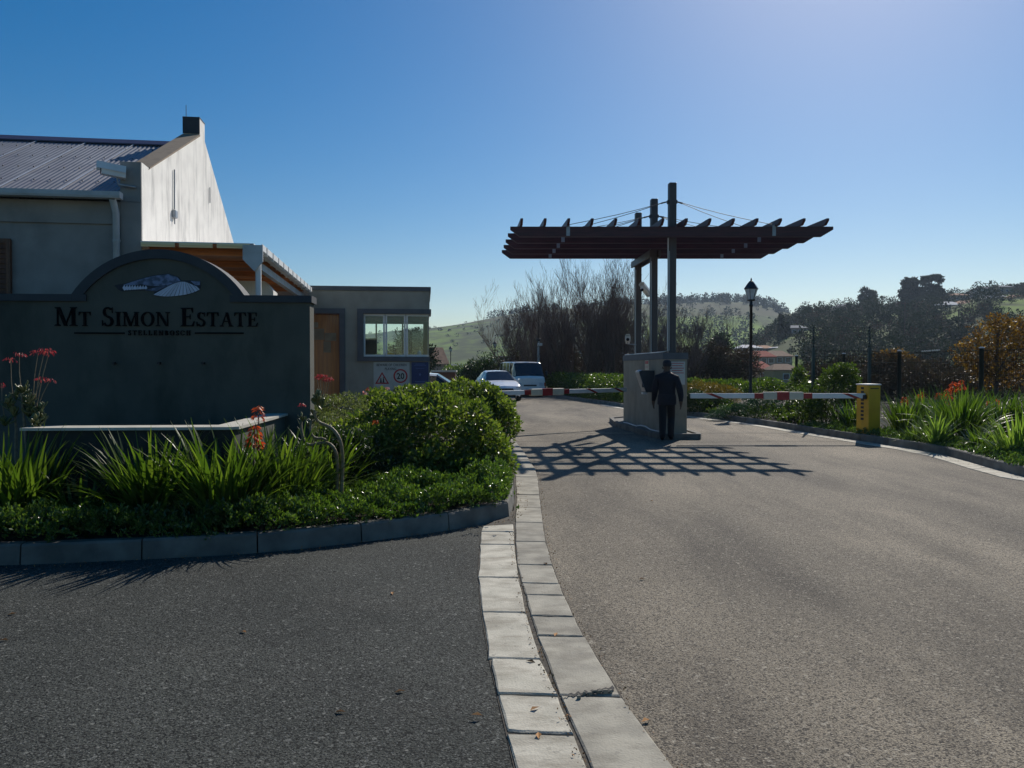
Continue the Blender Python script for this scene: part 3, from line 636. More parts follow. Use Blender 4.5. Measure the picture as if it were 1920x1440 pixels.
# eave gutter and downpipe
MB().prism([(-.30, 3.98), (-.17, 3.98), (-.17, 4.01), (-.165, 4.07), (-.31, 4.07), (-.31, 4.01)][::-1], -8, -.20, axis='x').build('gutter', 'gutter_paint', bl)
dpx = plane_local((BO.x, BO.y), A8, 223, 450)[0]
MB().tube([(dpx, -.235, 3.98), (dpx, -.10, 3.80), (dpx, -.10, .2)], .048, 10).build('downpipe', 'gutter_paint', bl)
for z in (3.4, 2.6): MB().tube([(dpx, -.10, z), (dpx, -.10, z + .03)], .054, 10).build('pipe_clip', 'gutter_paint', bl)
# shuttered window at far left
s0, z1 = plane_local((BO.x, BO.y), A8, 22, 450); _, z0 = plane_local((BO.x, BO.y), A8, 22, 546)
w = MB().box(s0 - .62, s0, -.03, -.002, z1 - 1.5, z1); wo_ = w.build('window', 'timber_shutter', bl)
for i in range(20):
    zz = z1 - .08 - i * .07
    MB().add([(s0 - .56, -.032, zz), (s0 - .05, -.032, zz), (s0 - .05, -.055, zz - .045), (s0 - .56, -.055, zz - .045), (s0 - .56, -.032, zz - .05), (s0 - .05, -.032, zz - .05)], [(0, 3, 2, 1), (3, 4, 5, 2)]).build('shutter_slat', 'timber_shutter', wo_)
MB().box(s0 - .05, s0 + .005, -.065, -.031, z1 - 1.5, z1 + .01).box(s0 - .62, s0 - .051, -.065, -.031, z1 - .05, z1 + .01).build('window_frame', 'timber_shutter', wo_)

# porch roof attached along the gable
pr = empty('porch_roof', BO, A8, 'timber lined porch roof with white gutter beside the tall gable', 'porch roof')
PW = 1.57
MB().box(.01, PW, -.12, 6.2, 3.40, 3.415).build('roof_deck', 'flashing', pr)
for i in range(3):
    MB().box(.02 + i * .52, .02 + i * .52 + .46, -.14, -.122, 3.335, 3.40).box(.02 + i * .52 + .02, .02 + i * .52 + .46, -.155, -.1405, 3.36, 3.385).build('fascia_strip', 'timber_strip', pr)
for i in range(36):
    y = -.10 + i * .175; MB().box(.02, PW - .02, y, y + .168, 3.375 + (i % 2) * .001, 3.396).build('ceiling_board', 'timber_ceiling', pr)
for i in range(5): MB().box(.02, PW - .03, .25 + i * 1.35, .33 + i * 1.35, 3.28, 3.372).build('rafter', 'timber_ceiling', pr)
MB().box(.03, .11, -.10, 6.1, 3.12, 3.238).build('wall_beam', 'timber_shutter', pr)
MB().box(PW - .12, PW - .03, -.10, 5.9, 3.13, 3.238).build('edge_beam', 'gutter_paint', pr)
MB().prism([(PW, 3.30), (PW + .02, 3.28), (PW + .10, 3.28), (PW + .13, 3.31), (PW + .13, 3.40), (PW + .118, 3.40), (PW + .118, 3.315), (PW + .012, 3.315), (PW + .012, 3.40), (PW, 3.40)], -.16, 6.0, axis='y').build('gutter', 'white_paint', pr)
for i in range(11): MB().box(PW - .002, PW + .14, .2 + i * .55, .215 + i * .55, 3.27, 3.405).build('gutter_bracket', 'white_paint', pr)
MB().prism([(PW - .14, 3.38), (PW - .14, 3.17), (PW + .02, 3.0), (PW + .14, 3.14), (PW + .14, 3.38)][::-1], -.20, -.165, axis='y').build('gutter_end', 'gutter_paint', pr)
MB().tube([(PW + .06, -.10, 3.28), (PW + .06, -.10, .2)], .042, 10).build('downpipe', 'white_paint', pr)
MB().tube([(PW + .06, -.10, 3.17), (PW + .06, -.10, 3.20)], .05, 10).build('pipe_clip', 'flashing', pr)
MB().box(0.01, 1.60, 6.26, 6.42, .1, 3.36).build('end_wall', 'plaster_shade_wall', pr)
# porch pillar / chamfered wall beyond
pc = empty('porch_pillar', BO + Vector((math.cos(A8) * 1.05 - math.sin(A8) * 2.2, math.sin(A8) * 1.05 + math.cos(A8) * 2.2, 0)), A8, 'pale plastered pillar with chamfered top under the porch roof', 'pillar')
MB().prism([(-.35, .1), (.42, .1), (.42, 2.95), (.27, 3.12), (-.35, 3.12)], 0, .45, axis='y').build('shaft', 'plaster_pale', pc)

def security_camera(loc, rz, tilt, label, group='security cameras', scale=1.0, arm='down'):
    o = empty('security_camera', loc, rz, label, 'camera', group); o.scale = (scale,) * 3
    c, s_ = math.cos(tilt), math.sin(tilt)
    def T(m): m.v = [(x, y * c + z * s_, z * c - y * s_) for x, y, z in m.v]; return m   # camera looks along -y
    T(MB().prism([(-.05, -.045), (.05, -.045), (.055, .02), (.035, .05), (-.035, .05), (-.055, .02)], -.15, .17, axis='y')).build('housing', 'white_paint', o)
    T(MB().prism([(-.062, .0), (-.04, .062), (.04, .062), (.062, .0), (.066, .0), (.043, .07), (-.043, .07), (-.066, .0)][::-1], -.22, .17, axis='y')).build('sun_shield', 'white_paint', o)
    T(MB().lathe([(.038, 0), (.038, .012), (.02, .014)], 12)).build('lens', 'car_black', o, (0, -.155, 0), (R(90), 0, 0))
    if arm == 'down': MB().tube([(0, .05, -.04), (0, .07, -.12), (0, .30, -.13)], .014, 6).build('bracket', 'steel_galv', o)
    if arm == 'side': MB().tube([(0, .02, -.04), (0, .02, -.10), (.20, .02, -.12)], .012, 6).build('bracket', 'steel_galv', o)
    return o
cpos = P(212, 322, 11.0)
security_camera((cpos.x, cpos.y, cpos.z), R(-62), R(4), 'white security camera on the shoulder of the tall gable over the roof', arm='down', scale=1.0).scale = (1.35, .95, 1.45)

# ------------------------------------------------------------------ serif letters
def glyph(ch):
    """list of convex-ish polygons in em units, cap height 1; returns (polys, width)"""
    P_ = []; th, tn, sf = .17, .06, .045
    def rect(x0, x1, y0, y1): P_.append([(x0, y0), (x1, y0), (x1, y1), (x0, y1)])
    def para(x0, y0, x1, y1, w): P_.append([(x0, y0), (x0 + w, y0), (x1 + w, y1), (x1, y1)])
    def serif(xc, w, y, upside=False):
        if not upside: P_.append([(xc - w, y), (xc + w, y), (xc + w, y + sf * .6), (xc + .08, y + sf * 1.8), (xc - .08, y + sf * 1.8), (xc - w, y + sf * .6)])
        else: P_.append([(xc - w, y - sf * .6), (xc - .08, y - sf * 1.8), (xc + .08, y - sf * 1.8), (xc + w, y - sf * .6), (xc + w, y), (xc - w, y)])
    def arc(cx, cy, rx, ry, a0, a1, w0, w1, n=14, horiz=.35):
        for i in range(n):
            q = []
            for a, k in ((a0 + (a1 - a0) * i / n, i / n), (a0 + (a1 - a0) * (i + 1) / n, (i + 1) / n)):
                w = (w0 + (w1 - w0) * k) * (horiz + (1 - horiz) * abs(math.cos(a)))
                q.append(((cx + (rx - w) * math.cos(a), cy + (ry - w) * math.sin(a)), (cx + rx * math.cos(a), cy + ry * math.sin(a))))
            P_.append([q[0][0], q[0][1], q[1][1], q[1][0]])
    if ch == 'I': rect(.13, .13 + th, 0, 1); serif(.215, .19, 0); serif(.215, .19, 1, True); return P_, .43
    if ch == 'T':
        rect(.33, .33 + th, 0, .95); serif(.415, .19, 0); rect(.04, .79, .935, 1); P_.append([(.02, .74), (.05, .74), (.13, .94), (.04, 1)]); P_.append([(.78, .74), (.81, .74), (.79, 1), (.70, .94)]); return P_, .83
    if ch == 'M':
        rect(.13, .13 + tn, 0, 1); rect(.87, .87 + th, 0, 1); para(.48, 0, .12, 1, th); para(.52, 0, .88, 1, tn)
        serif(.16, .15, 0); serif(.955, .19, 0); serif(.16, .13, 1, True); serif(.955, .17, 1, True); return P_, 1.17
    if ch == 'N':
        rect(.13, .13 + tn, 0, 1); rect(.78, .78 + tn, 0, 1); para(.68, 0, .12, 1, th); serif(.16, .15, 0); serif(.81, .15, 1, True); serif(.16, .13, 1, True); return P_, .98
    if ch == 'E' or ch == 'L':
        rect(.12, .12 + th, 0, 1); serif(.205, .18, 0); rect(.12, .68, 0, .055); P_.append([(.60, .05), (.69, 0), (.74, .27), (.70, .27)])
        if ch == 'E':
            rect(.12, .64, .945, 1); rect(.12, .52, .49, .54); P_.append([(.57, .95), (.63, .74), (.66, .74), (.65, 1)]); rect(.50, .53, .38, .65); serif(.205, .18, 1, True)
        else: serif(.205, .18, 1, True)
        return P_, .78
    if ch == 'A':
        para(.12, 0, .45, 1, tn); para(.66, 0, .40, 1.0, th); rect(.24, .66, .33, .385); serif(.14, .13, 0); serif(.76, .17, 0); return P_, .93
    if ch == 'O': arc(.48, .5, .44, .52, 0, 2 * math.pi, th, th, 28, .3); return P_, .96
    if ch == 'C':
        arc(.48, .5, .44, .52, R(40), R(320), th, th, 22, .3); P_.append([(.80, .72), (.84, .68), (.84, .98), (.80, .94)]); P_.append([(.79, .10), (.86, .25), (.83, .27), (.76, .14)]); return P_, .90
    if ch == 'S':
        arc(.34, .75, .25, .27, R(40), R(250), .13, .15, 12, .45); arc(.34, .26, .28, .28, R(72), R(-150), .15, .13, 14, .45)
        P_.append([(.26, .60), (.24, .49), (.42, .40), (.44, .53)]); P_.append([(.55, .72), (.58, .70), (.58, 1.0), (.54, .95)]); P_.append([(.05, .0), (.09, .04), (.07, .32), (.04, .32)]); return P_, .66
    if ch == 'B':
        rect(.12, .12 + th, 0, 1); rect(.12, .42, 0, .05); rect(.12, .40, .95, 1); rect(.12, .42, .49, .54); arc(.40, .75, .24, .25, R(-90), R(90), th, th, 10, .3); arc(.42, .265, .28, .265, R(-90), R(90), th, th, 10, .3); return P_, .76
    if ch == 'H':
        rect(.12, .12 + th, 0, 1); rect(.68, .68 + th, 0, 1); rect(.2, .7, .48, .535)
        for x in (.205, .765): serif(x, .17, 0); serif(x, .17, 1, True)
        return P_, .97
    return P_, .35
def letter(ch, h, parent, x, z, y, depth=.018, mat='letter_black', wscale=1.0):
    polys, w = glyph(ch)
    if polys:
        m = MB()
        for i, p in enumerate(polys):
            q = [(a * h * wscale, b * h) for a, b in p]
            ar = sum(q[j][0] * q[(j + 1) % len(q)][1] - q[(j + 1) % len(q)][0] * q[j][1] for j in range(len(q)))
            if ar > 0: q = q[::-1]
            m.prism(q, -depth - .0004 * (i % 7), 0, axis='y')
        m.build('letter', mat, parent, (x, y, z))
    return w * h * wscale

# ------------------------------------------------------------------ sign wall
A4 = R(4); SO = Vector((P(581, 600, 9.9).x, 9.9, 0))
def SL(px, py): return plane_local((SO.x, SO.y), A4, px, py)
sw = empty('sign_wall', SO, A4, 'dark green grey entrance wall with arched top, estate lettering and emblem', 'sign wall')
zt = SL(480, 554)[1]; zb = SL(480, 567)[1]
xl = SL(-190, 600)[0]
ac = SL(299, 553)[0]; hw = (SL(460, 553)[0] - SL(137, 553)[0]) / 2; top = SL(302, 468)[1]; sag = top - zt
Rr = (hw * hw + sag * sag) / (2 * sag); cz = top - Rr
th0 = math.asin(hw / Rr); NA = 28
outer = [(ac + Rr * math.sin(-th0 + 2 * th0 * i / NA), cz + Rr * math.cos(-th0 + 2 * th0 * i / NA)) for i in range(NA + 1)]
ri = Rr - .115; thi = math.acos(max(-1, min(1, (zb - cz) / ri)))
inner = [(ac + ri * math.sin(-thi + 2 * thi * i / NA), cz + ri * math.cos(-thi + 2 * thi * i / NA)) for i in range(NA + 1)]
# wall body = flat part below coping + arch fill
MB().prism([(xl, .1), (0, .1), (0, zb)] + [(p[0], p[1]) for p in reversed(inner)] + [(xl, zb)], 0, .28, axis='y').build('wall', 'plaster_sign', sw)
pm = MB()
pm.box(xl, outer[0][0] - .0, -.035, .315, zb + .001, zt); pm.box(outer[-1][0] + .0, .03, -.035, .315, zb + .001, zt)
pm.build('coping', 'coping_grey', sw)
am = MB(); v = []
for (a, b) in zip(outer, inner): v += [(a[0], -.034, a[1]), (b[0], -.034, b[1]), (a[0], .314, a[1]), (b[0], .314, b[1])]
f = []
for i in range(NA):
    k = i * 4; f += [(k, k + 4, k + 5, k + 1), (k + 2, k + 3, k + 7, k + 6), (k, k + 2, k + 6, k + 4), (k + 1, k + 5, k + 7, k + 3)]
f += [(0, 1, 3, 2), (NA * 4, NA * 4 + 2, NA * 4 + 3, NA * 4 + 1)]
am.add(v, f).build('arch_coping', 'coping_grey', sw)
for sx in (-1, 1):   # little foot where the arch meets the flat coping
    xa = SL(163 if sx < 0 else 432, 560)[0]; xb = outer[0][0] if sx < 0 else outer[-1][0]
    MB().box(min(xa, xb) + (.0 if sx > 0 else .001), max(xa, xb) - .001, -.032, -.001, zb + .002, zb + .085).build('coping_foot', 'coping_grey', sw)
# text
def put_text(txt, x0px, x1px, ybase, hb, hs_, y=-.001, gap=.10):
    xs, zb_ = SL(x0px, ybase); xe, _ = SL(x1px, ybase)
    # measure
    def lay(ws, draw):
        x = xs
        for i, c in enumerate(txt):
            if c == ' ': x += hs_ * .62 * ws; continue
            h = hb if c.isupper() else hs_
            wd = glyph(c.upper())[1] * h * ws
            if draw: letter(c.upper(), h, sw, x, zb_, y, wscale=ws)
            x += wd + hs_ * gap * ws
        return x - hs_ * gap * ws - xs
    ws = (xe - xs) / lay(1.0, False); lay(ws, True)
hb = SL(150, 576)[1] - SL(150, 611)[1]
put_text('Mt Simon Estate', 103, 485, 611, hb, hb * .76, gap=.05)
hb2 = SL(300, 619)[1] - SL(300, 628)[1]
put_text('STELLENBOSCH', 241, 358, 628.5, hb2, hb2, gap=.32)
for a, b in ((140, 234), (366, 457)):
    x0, z_ = SL(a, 624.5); x1, _ = SL(b, 624.5); MB().box(x0, x1, -.016, -.001, z_ - .009, z_ + .009).build('rule', 'letter_black', sw)
# emblem
def Z8(x, y): return SL(200 + x / 6.4, 490 + y / 6.4)
em = MB().prism([Z8(*p) for p in [(96, 290), (130, 280), (220, 268), (420, 205), (560, 170), (740, 148), (860, 185), (900, 232), (1000, 228), (1128, 240), (1130, 320), (1100, 360), (960, 405), (740, 430), (600, 420), (560, 405), (580, 365), (460, 350), (360, 350), (190, 362), (140, 340)]][::-1], -.008, -.001, axis='y').build('emblem', 'logo_dark', sw)
MB().prism([Z8(*p) for p in [(200, 285), (300, 250), (420, 212), (560, 178), (740, 155), (850, 190), (890, 236), (760, 280), (640, 300), (500, 292), (420, 275), (300, 290)]][::-1], -.013, -.009, axis='y').build('emblem_mountain', 'logo_mountain', em)
MB().prism([Z8(*p) for p in [(1010, 236), (1125, 243), (1122, 285), (1070, 288)]][::-1], -.013, -.009, axis='y').build('emblem_mountain', 'logo_mountain', em)
MB().prism([Z8(*p) for p in [(460, 345), (640, 305), (760, 286), (640, 340), (590, 362)]][::-1], -.013, -.009, axis='y').build('emblem_mountain', 'logo_mountain', em)
rim = [(565, 400), (590, 408), (625, 414), (665, 419), (710, 423), (760, 422), (815, 418), (868, 412), (920, 405), (970, 396), (1020, 383), (1062, 368), (1100, 350), (1122, 338)]
hub = [(745, 300), (770, 288), (795, 277), (820, 266), (845, 258), (866, 252), (885, 248), (905, 246), (925, 246), (945, 248), (962, 253), (985, 262), (1040, 285), (1090, 305)]
for i in range(13):
    a0, a1, b0, b1 = rim[i], rim[i + 1], hub[i], hub[i + 1]
    g_ = lambda p, q, t: (p[0] + (q[0] - p[0]) * t, p[1] + (q[1] - p[1]) * t)
    MB().prism([Z8(*g_(a0, a1, .08)), Z8(*g_(a0, a1, .92)), Z8(*g_(b0, b1, .9)), Z8(*g_(b0, b1, .1))], -.015, -.009, axis='y').build('emblem_rib', 'logo_pale', em)
for i in range(9):
    x = 195 + i * 32
    MB().prism([Z8(x, 318 + abs(i - 1) * 1.5), Z8(x + 22, 352 - i * 2), Z8(x + 42, 344 - i * 2.5), Z8(x + 24, 282 + i * 1.0)], -.015, -.009, axis='y').build('emblem_rib', 'logo_pale', em)
# spouts
for px in (216, 300, 382):
    x, z_ = SL(px, 681); MB().tube([(x, .0, z_), (x, -.06, z_)], .017, 10).build('water_spout', 'car_black', sw)
# basin in front of the wall
bs = empty('fountain_basin', SO, A4, 'low walled basin with pale cap below the sign wall', 'basin')
xb0, xb1 = -2.34, -.28
zc = 1.02
def bpt(w): return [(xb0 + w, -1.45 + w), (xb1 - .05 - w, -1.45 + w), (xb1 - w, -1.38 + w), (xb1 - w * 1.0, -.003), (xb0 + w, -.003)]
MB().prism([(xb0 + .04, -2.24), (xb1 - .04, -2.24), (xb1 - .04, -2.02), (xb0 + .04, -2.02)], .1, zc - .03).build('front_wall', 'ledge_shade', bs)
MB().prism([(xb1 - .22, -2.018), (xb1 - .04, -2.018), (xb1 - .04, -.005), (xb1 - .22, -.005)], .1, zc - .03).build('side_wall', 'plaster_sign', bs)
MB().prism([(xb0, -2.28), (xb1 - .06, -2.28), (xb1, -2.22), (xb1, -.003), (xb1 - .27, -.003), (xb1 - .27, -1.98), (xb0, -1.98)], zc - .028, zc).build('cap', 'basin_cap', bs)

# ------------------------------------------------------------------ guardhouse
A6 = R(6.5); gw = 3.02; GR = Vector((P(805.5, 600, 18.0).x, 18.0, 0)); GO = Vector((GR.x - gw * math.cos(A6), GR.y - gw * math.sin(A6), 0))
def GL(px, py): return plane_local((GO.x, GO.y), A6, px, py)
gh = empty('guardhouse', GO, A6, 'flat roofed grey green guardhouse with corner window and orange timber door', 'building')
zr = GL(700, 537)[1]; GD = 3.0
wx0, wz1 = GL(681, 588); wx1, wz0 = GL(760, 669); dx0 = GL(560, 600)[0]; dx1, dz1 = GL(637, 588)
FL = .62
def wallbox(*a): MB().box(*a).build('wall', 'plaster_guardhouse', gh)
wallbox(0, gw, 0, .18, wz1, zr - .1)           # over openings
wallbox(dx1, wx0, 0, .18, .1, wz1 - .001)      # between door and window
wallbox(wx0 + .001, gw, 0, .18, .1, wz0)       # under window
wallbox(0, .08, 0, .18, .1, wz1 - .001) if dx0 > .1 else None
wallbox(0, gw, .181, GD, .1, FL)               # floor slab
wallbox(0, .15, .181, GD, FL + .001, zr - .1)
wallbox(.151, gw, GD - .15, GD, FL + .001, wz0 - .02); wallbox(.151, gw, GD - .15, GD, wz1 - .02, zr - .1)
wallbox(.151, .9, GD - .15, GD, wz0 - .019, wz1 - .021)
wallbox(gw - .15, gw, .181, GD - .151, FL + .001, wz0 - .001); wallbox(gw - .15, gw, .181, GD - .151, wz1 + .001, zr - .1)
wallbox(gw - .15, gw, 2.3, GD - .151, wz0, wz1)
MB().box(.151, gw - .151, .181, GD - .151, wz1 + .12, wz1 + .2).build('ceiling', 'interior', gh)
MB().box(-.05, gw + .03, -.03, GD + .03, zr - .099, zr).build('roof_coping', 'trim_grey', gh)
# surrounds
ox0, oz1 = GL(670, 579); ox1, oz0 = GL(808, 677.5)
s_ = MB(); s_.box(ox0, gw + .035, -.055, -.001, wz1, oz1); s_.box(ox0, gw - .001, -.055, -.001, oz0, wz0); s_.box(ox0, wx0, -.054, -.001, wz0 + .001, wz1 - .001)
s_.box(gw + .001, gw + .036, .0, .9, wz1, oz1); s_.build('window_surround', 'trim_grey', gh)
d_ = MB(); d_.box(0.02, dx1 + .115, -.045, -.001, dz1 - .0, dz1 + .115); d_.box(dx1, dx1 + .115, -.045, -.001, .3, dz1 - .001); d_.build('door_surround', 'trim_grey', gh)
door = MB().box(.06, dx1 - .02, .06, .10, FL, dz1 - .02, .008).build('door', 'timber_door', gh)
MB().box(dx1 - .02, dx1, .0, .12, FL, dz1).box(.04, dx1 - .021, .0, .12, dz1 - .02, dz1).build('door_frame', 'timber_shutter', gh)
for (a, b, c, e) in ((583, 604, 596, 614), (583, 616, 607, 637), (608, 624, 630, 639), (606, 640, 620, 661)):
    x0, z1_ = GL(a, b); x1, z0_ = GL(c, e); MB().box(x0, x1, .052, .058, z0_, z1_).build('notice', 'paper', door)
# window frames: three lights and the corner return
fr = empty('window', (0, 0, 0)); fr.parent = gh
mpx = [681, 722, 761, 797]
xs_ = [GL(p, 620)[0] for p in mpx]
for i in range(3):
    a, b = xs_[i] + .006, xs_[i + 1] - .006
    if i == 2: b = gw - .03
    fm = MB(); fm.box(a, b, .03, .07, wz0 + .005, wz0 + .05).box(a, b, .03, .07, wz1 - .05, wz1 - .005).box(a, a + .04, .03, .07, wz0 + .051, wz1 - .051)
    if i < 2: fm.box(b - .04, b, .03, .07, wz0 + .051, wz1 - .051)
    fm.build('frame', 'white_paint', fr)
    MB().box(a + .04, b - (.041 if i < 2 else 0), .048, .053, wz0 + .05, wz1 - .05).build('pane', 'window_glass', fr)
MB().box(gw - .035, gw - .03, .06, 2.3, wz0 + .03, wz1 - .01).build('pane', 'window_glass', fr)
MB().box(gw - .05, gw - .01, .07, 2.3, wz0 + .002, wz0 + .04).box(gw - .05, gw - .01, .07, 2.3, wz1 - .05, wz1 - .002).box(gw - .05, gw - .01, 2.25, 2.3, wz0 + .041, wz1 - .051).build('frame', 'gutter_paint', fr)
bwf = MB(); bwf.box(.9, gw - .02, GD - .09, GD - .05, wz0 - .019, wz0 + .03).box(.9, gw - .02, GD - .09, GD - .05, wz1 - .07, wz1 - .021)
for x in (.9, 1.6, 2.3, gw - .06): bwf.box(x, x + .04, GD - .089, GD - .051, wz0 + .031, wz1 - .071)
bwf.build('frame', 'gutter_paint', fr)
MB().box(.94, gw - .06, GD - .072, GD - .068, wz0 + .03, wz1 - .07).build('pane', 'window_glass_clear', fr)
MB().box(wx0 + .02, gw - .06, .25, .26, wz1 - .16, wz1 - .0).build('blind', 'timber_shutter', fr)
# things on the desk inside
MB().box(1.5, gw - .2, .19, .8, wz0 - .06, wz0 - .02).build('desk', 'interior', gh)
def desk_item(name, px, Y_, mk_, label, cat, mat):
    x = GL(px, 660)[0]; w_ = Matrix.Rotation(A6, 4, 'Z') @ Vector((x, Y_, 0)) + GO; o = mk_().build(name, mat, None, (w_.x, w_.y, wz0 - .019)); o.rotation_euler = (0, 0, A6); tag(o, label, cat)
desk_item('monitor', 693, .45, lambda: MB().box(-.14, .14, 0, .03, .09, .46, .008).box(-.02, .02, .0, .02, .01, .09).box(-.08, .08, -.06, .08, 0, .012), 'black computer monitor at the left of the guardhouse window', 'monitor', 'car_black')
desk_item('yellow_folder', 731, .3, lambda: MB().add([(-.12, -.1, 0), (.2, -.1, 0), (.2, .1, 0), (-.12, .1, 0), (-.1, -.05, .10), (.0, .0, .13), (.1, .05, .08), (.18, .0, .04)], [(0, 1, 7, 4), (1, 2, 6, 7), (2, 3, 5, 6), (3, 0, 4, 5), (4, 7, 6, 5)]), 'crumpled yellow bag lying behind the middle pane of the guardhouse window', 'bag', 'yellow_paint')
desk_item('green_jar', 786, .28, lambda: MB().lathe([(.045, 0), (.05, .02), (.05, .12), (.035, .14), (.035, .17)], 12), 'pale green jar in the right corner of the guardhouse window', 'jar', 'lamp_glass')
# signs on the guardhouse wall
def text_mesh(txt, size, mat, parent, x, z, y, align='CENTER', sx=1.0, name='lettering', bold=0.0, rot=(R(90), 0, 0)):
    c = bpy.data.curves.new('t', 'FONT'); c.body = txt; c.size = size; c.align_x = align; c.extrude = .0008; c.offset = bold; c.resolution_u = 3
    o = bpy.data.objects.new('t', c); COL.objects.link(o)
    bpy.context.view_layer.update()
    me = bpy.data.meshes.new_from_object(o.evaluated_get(bpy.context.evaluated_depsgraph_get()))
    bpy.data.objects.remove(o); me.materials.clear(); me.materials.append(M[mat])
    q = link_mesh(name, me, parent, (x, y, z), rot); q.scale = (sx, 1, 1); return q
def wall_pt(x, y=0): w_ = Matrix.Rotation(A6, 4, 'Z') @ Vector((x, y, 0)) + GO; return w_
x0, z1_ = GL(700.5, 678.8); x1, z0_ = GL(768, 737); wp = wall_pt(x0)
sg = empty('warning_sign', (wp.x, wp.y, z0_), A6, 'white board reading beware of children playing with red triangle and 20 circle', 'sign')
W_, H_ = x1 - x0, z1_ - z0_
MB().box(0, W_, -.012, -.001, 0, H_).build('board', 'sign_white', sg)
text_mesh('BEWARE OF CHILDREN', .082, 'sign_black', sg, W_ * .5, H_ - .095, -.0135, sx=.80, bold=.0008)
text_mesh('PLAYING', .082, 'sign_black', sg, W_ * .47, H_ - .185, -.0135, sx=.80, bold=.0008)
text_mesh('SPEED LIMIT 20', .085, 'sign_black', sg, W_ * .5, .03, -.0135, sx=.85, bold=.0008)
def ring_tri(cx, cz, r, k):
    out = [(cx + r * math.sin(R(a)), cz + r * math.cos(R(a)) - r * .12) for a in (0, 120, 240)]; inn = [(cx + r * k * math.sin(R(a)), cz + r * k * math.cos(R(a)) - r * .12) for a in (0, 120, 240)]
    v = [(p[0], -.0135, p[1]) for p in out + inn]; return MB().add(v, [(0, 1, 4, 3), (1, 2, 5, 4), (2, 0, 3, 5)])
cx, cz_ = GL(716.5, 710); cx -= x0; cz_ -= z0_
ring_tri(cx, cz_ - .005, .185, .70).build('red_triangle', 'sign_red', sg)
for s__, hh in ((-.028, .105), (.03, .12)):
    b_ = cz_ - .09
    MB().add([(cx + s__ + x_, -.0137, b_ + z_) for x_, z_ in ((-.016, .04), (.016, .04), (.012, hh - .025), (-.012, hh - .025), (-.02, 0), (-.008, 0), (.022, 0), (.010, 0))], [(0, 1, 2, 3), (4, 5, 0), (5, 7, 1, 0), (7, 6, 1)]).add([(cx + s__ + .013 * math.cos(i * .785), -.0137, b_ + hh - .01 + .013 * math.sin(i * .785)) for i in range(8)], [tuple(range(8))]).build('child_figure', 'sign_black', sg)
cx, cz_ = GL(751, 705); cx -= x0; cz_ -= z0_
v = []; N_ = 32
for i in range(N_): a = 2 * math.pi * i / N_; v += [(cx + .163 * math.cos(a), -.0135, cz_ + .163 * math.sin(a)), (cx + .128 * math.cos(a), -.0135, cz_ + .128 * math.sin(a))]
MB().add(v, [(2 * i, 2 * i + 1, (2 * i + 3) % (2 * N_), (2 * i + 2) % (2 * N_)) for i in range(N_)]).build('red_ring', 'sign_red', sg)
text_mesh('20', .19, 'sign_black', sg, cx, cz_ - .066, -.0138, sx=.95, bold=.004)
x0, z1_ = GL(771.5, 679); x1, z0_ = GL(803.5, 719); wp = wall_pt(x0)
sb = empty('security_sign', (wp.x, wp.y, z0_), A6, 'dark blue security company board at the guardhouse corner under the window', 'sign')
W_, H_ = x1 - x0, z1_ - z0_
MB().box(0, W_, -.012, -.001, 0, H_).build('board', 'sign_blue', sb)
for zz, a, b, t in ((.90, .22, .78, .012), (.84, .15, .85, .008), (.70, .25, .75, .008), (.07, .2, .8, .014), (.02, .3, .7, .006)): MB().box(W_ * a, W_ * b, -.0135, -.0125, H_ * zz, H_ * zz + t).build('print_line', 'sign_print', sb)
MB().add([(W_ * .5 + .03 * math.cos(a) * (1 if i % 2 == 0 else .45), -.0137, H_ * .42 + .045 * math.sin(a) * (1 if i % 2 == 0 else .45)) for i, a in enumerate([k * math.pi / 5 for k in range(10)])], [tuple(range(10))]).build('crest', 'sign_print', sb)

# ------------------------------------------------------------------ gate island: plinth, posts, pergola
ISL = empty('gate_island', (0, 0, 0)); tag(ISL, kind='structure')
ip = [(2.80, 21.2), (3.02, 19.2), (3.20, 17.75), (3.42, 17.2), (4.20, 17.2), (4.28, 17.45), (4.20, 20), (4.0, 23.0), (3.4, 23.6), (2.9, 23.0)]
def kerb_ring(poly, w, h, nm):
    n = len(poly); cx = sum(p[0] for p in poly) / n; cy = sum(p[1] for p in poly) / n
    for i in range(n):
        a, b = Vector(poly[i]), Vector(poly[(i + 1) % n]); L = (b - a).length; m = max(1, round(L / .7))
        for k in range(m):
            p, q = a.lerp(b, k / m + .005), a.lerp(b, (k + 1) / m - .005); inn = lambda r: r + (Vector((cx + (r.x - cx) * 0.0, r.y)) - r).normalized() * w if abs(b.x - a.x) < abs(b.y - a.y) else r + Vector((0, w if r.y < cy else -w))
            MB().slab([tuple(p), tuple(q), tuple(inn(q)), tuple(inn(p))], -.02, h + random.uniform(-.003, .004), .012).build(nm, 'kerb_concrete', ISL)
kerb_ring(ip, .12, .13, 'kerb_stone')
sheet('island_fill', [(2.88, 21.2), (3.08, 19.3), (3.28, 17.8), (3.48, 17.3), (4.15, 17.3), (4.1, 20), (3.9, 22.9), (3.4, 23.4), (3.0, 22.9)], .10, 'kerb_concrete').parent = ISL
MB().tube([(2.98 + .05 * i, 20.6 - .38 * i, .15 + .01 * math.sin(i * 1.7) + (.03 if i in (4, 5) else 0)) for i in range(9)], .014, 6).build('hose', 'white_paint', ISL)
AX = math.atan(.065)    # axis of the island leans left with depth
PO = Vector((3.455, 17.65, 0))
pl = empty('gate_plinth', PO, AX, 'cream plastered plinth with grey cap carrying the pergola posts', 'plinth')
MB().box(0, .55, 0, 4.35, .1, 1.80).build('body', 'plinth_paint', pl)
MB().box(-.02, .57, -.02, 4.37, 1.801, 1.95).build('cap', 'trim_grey', pl)
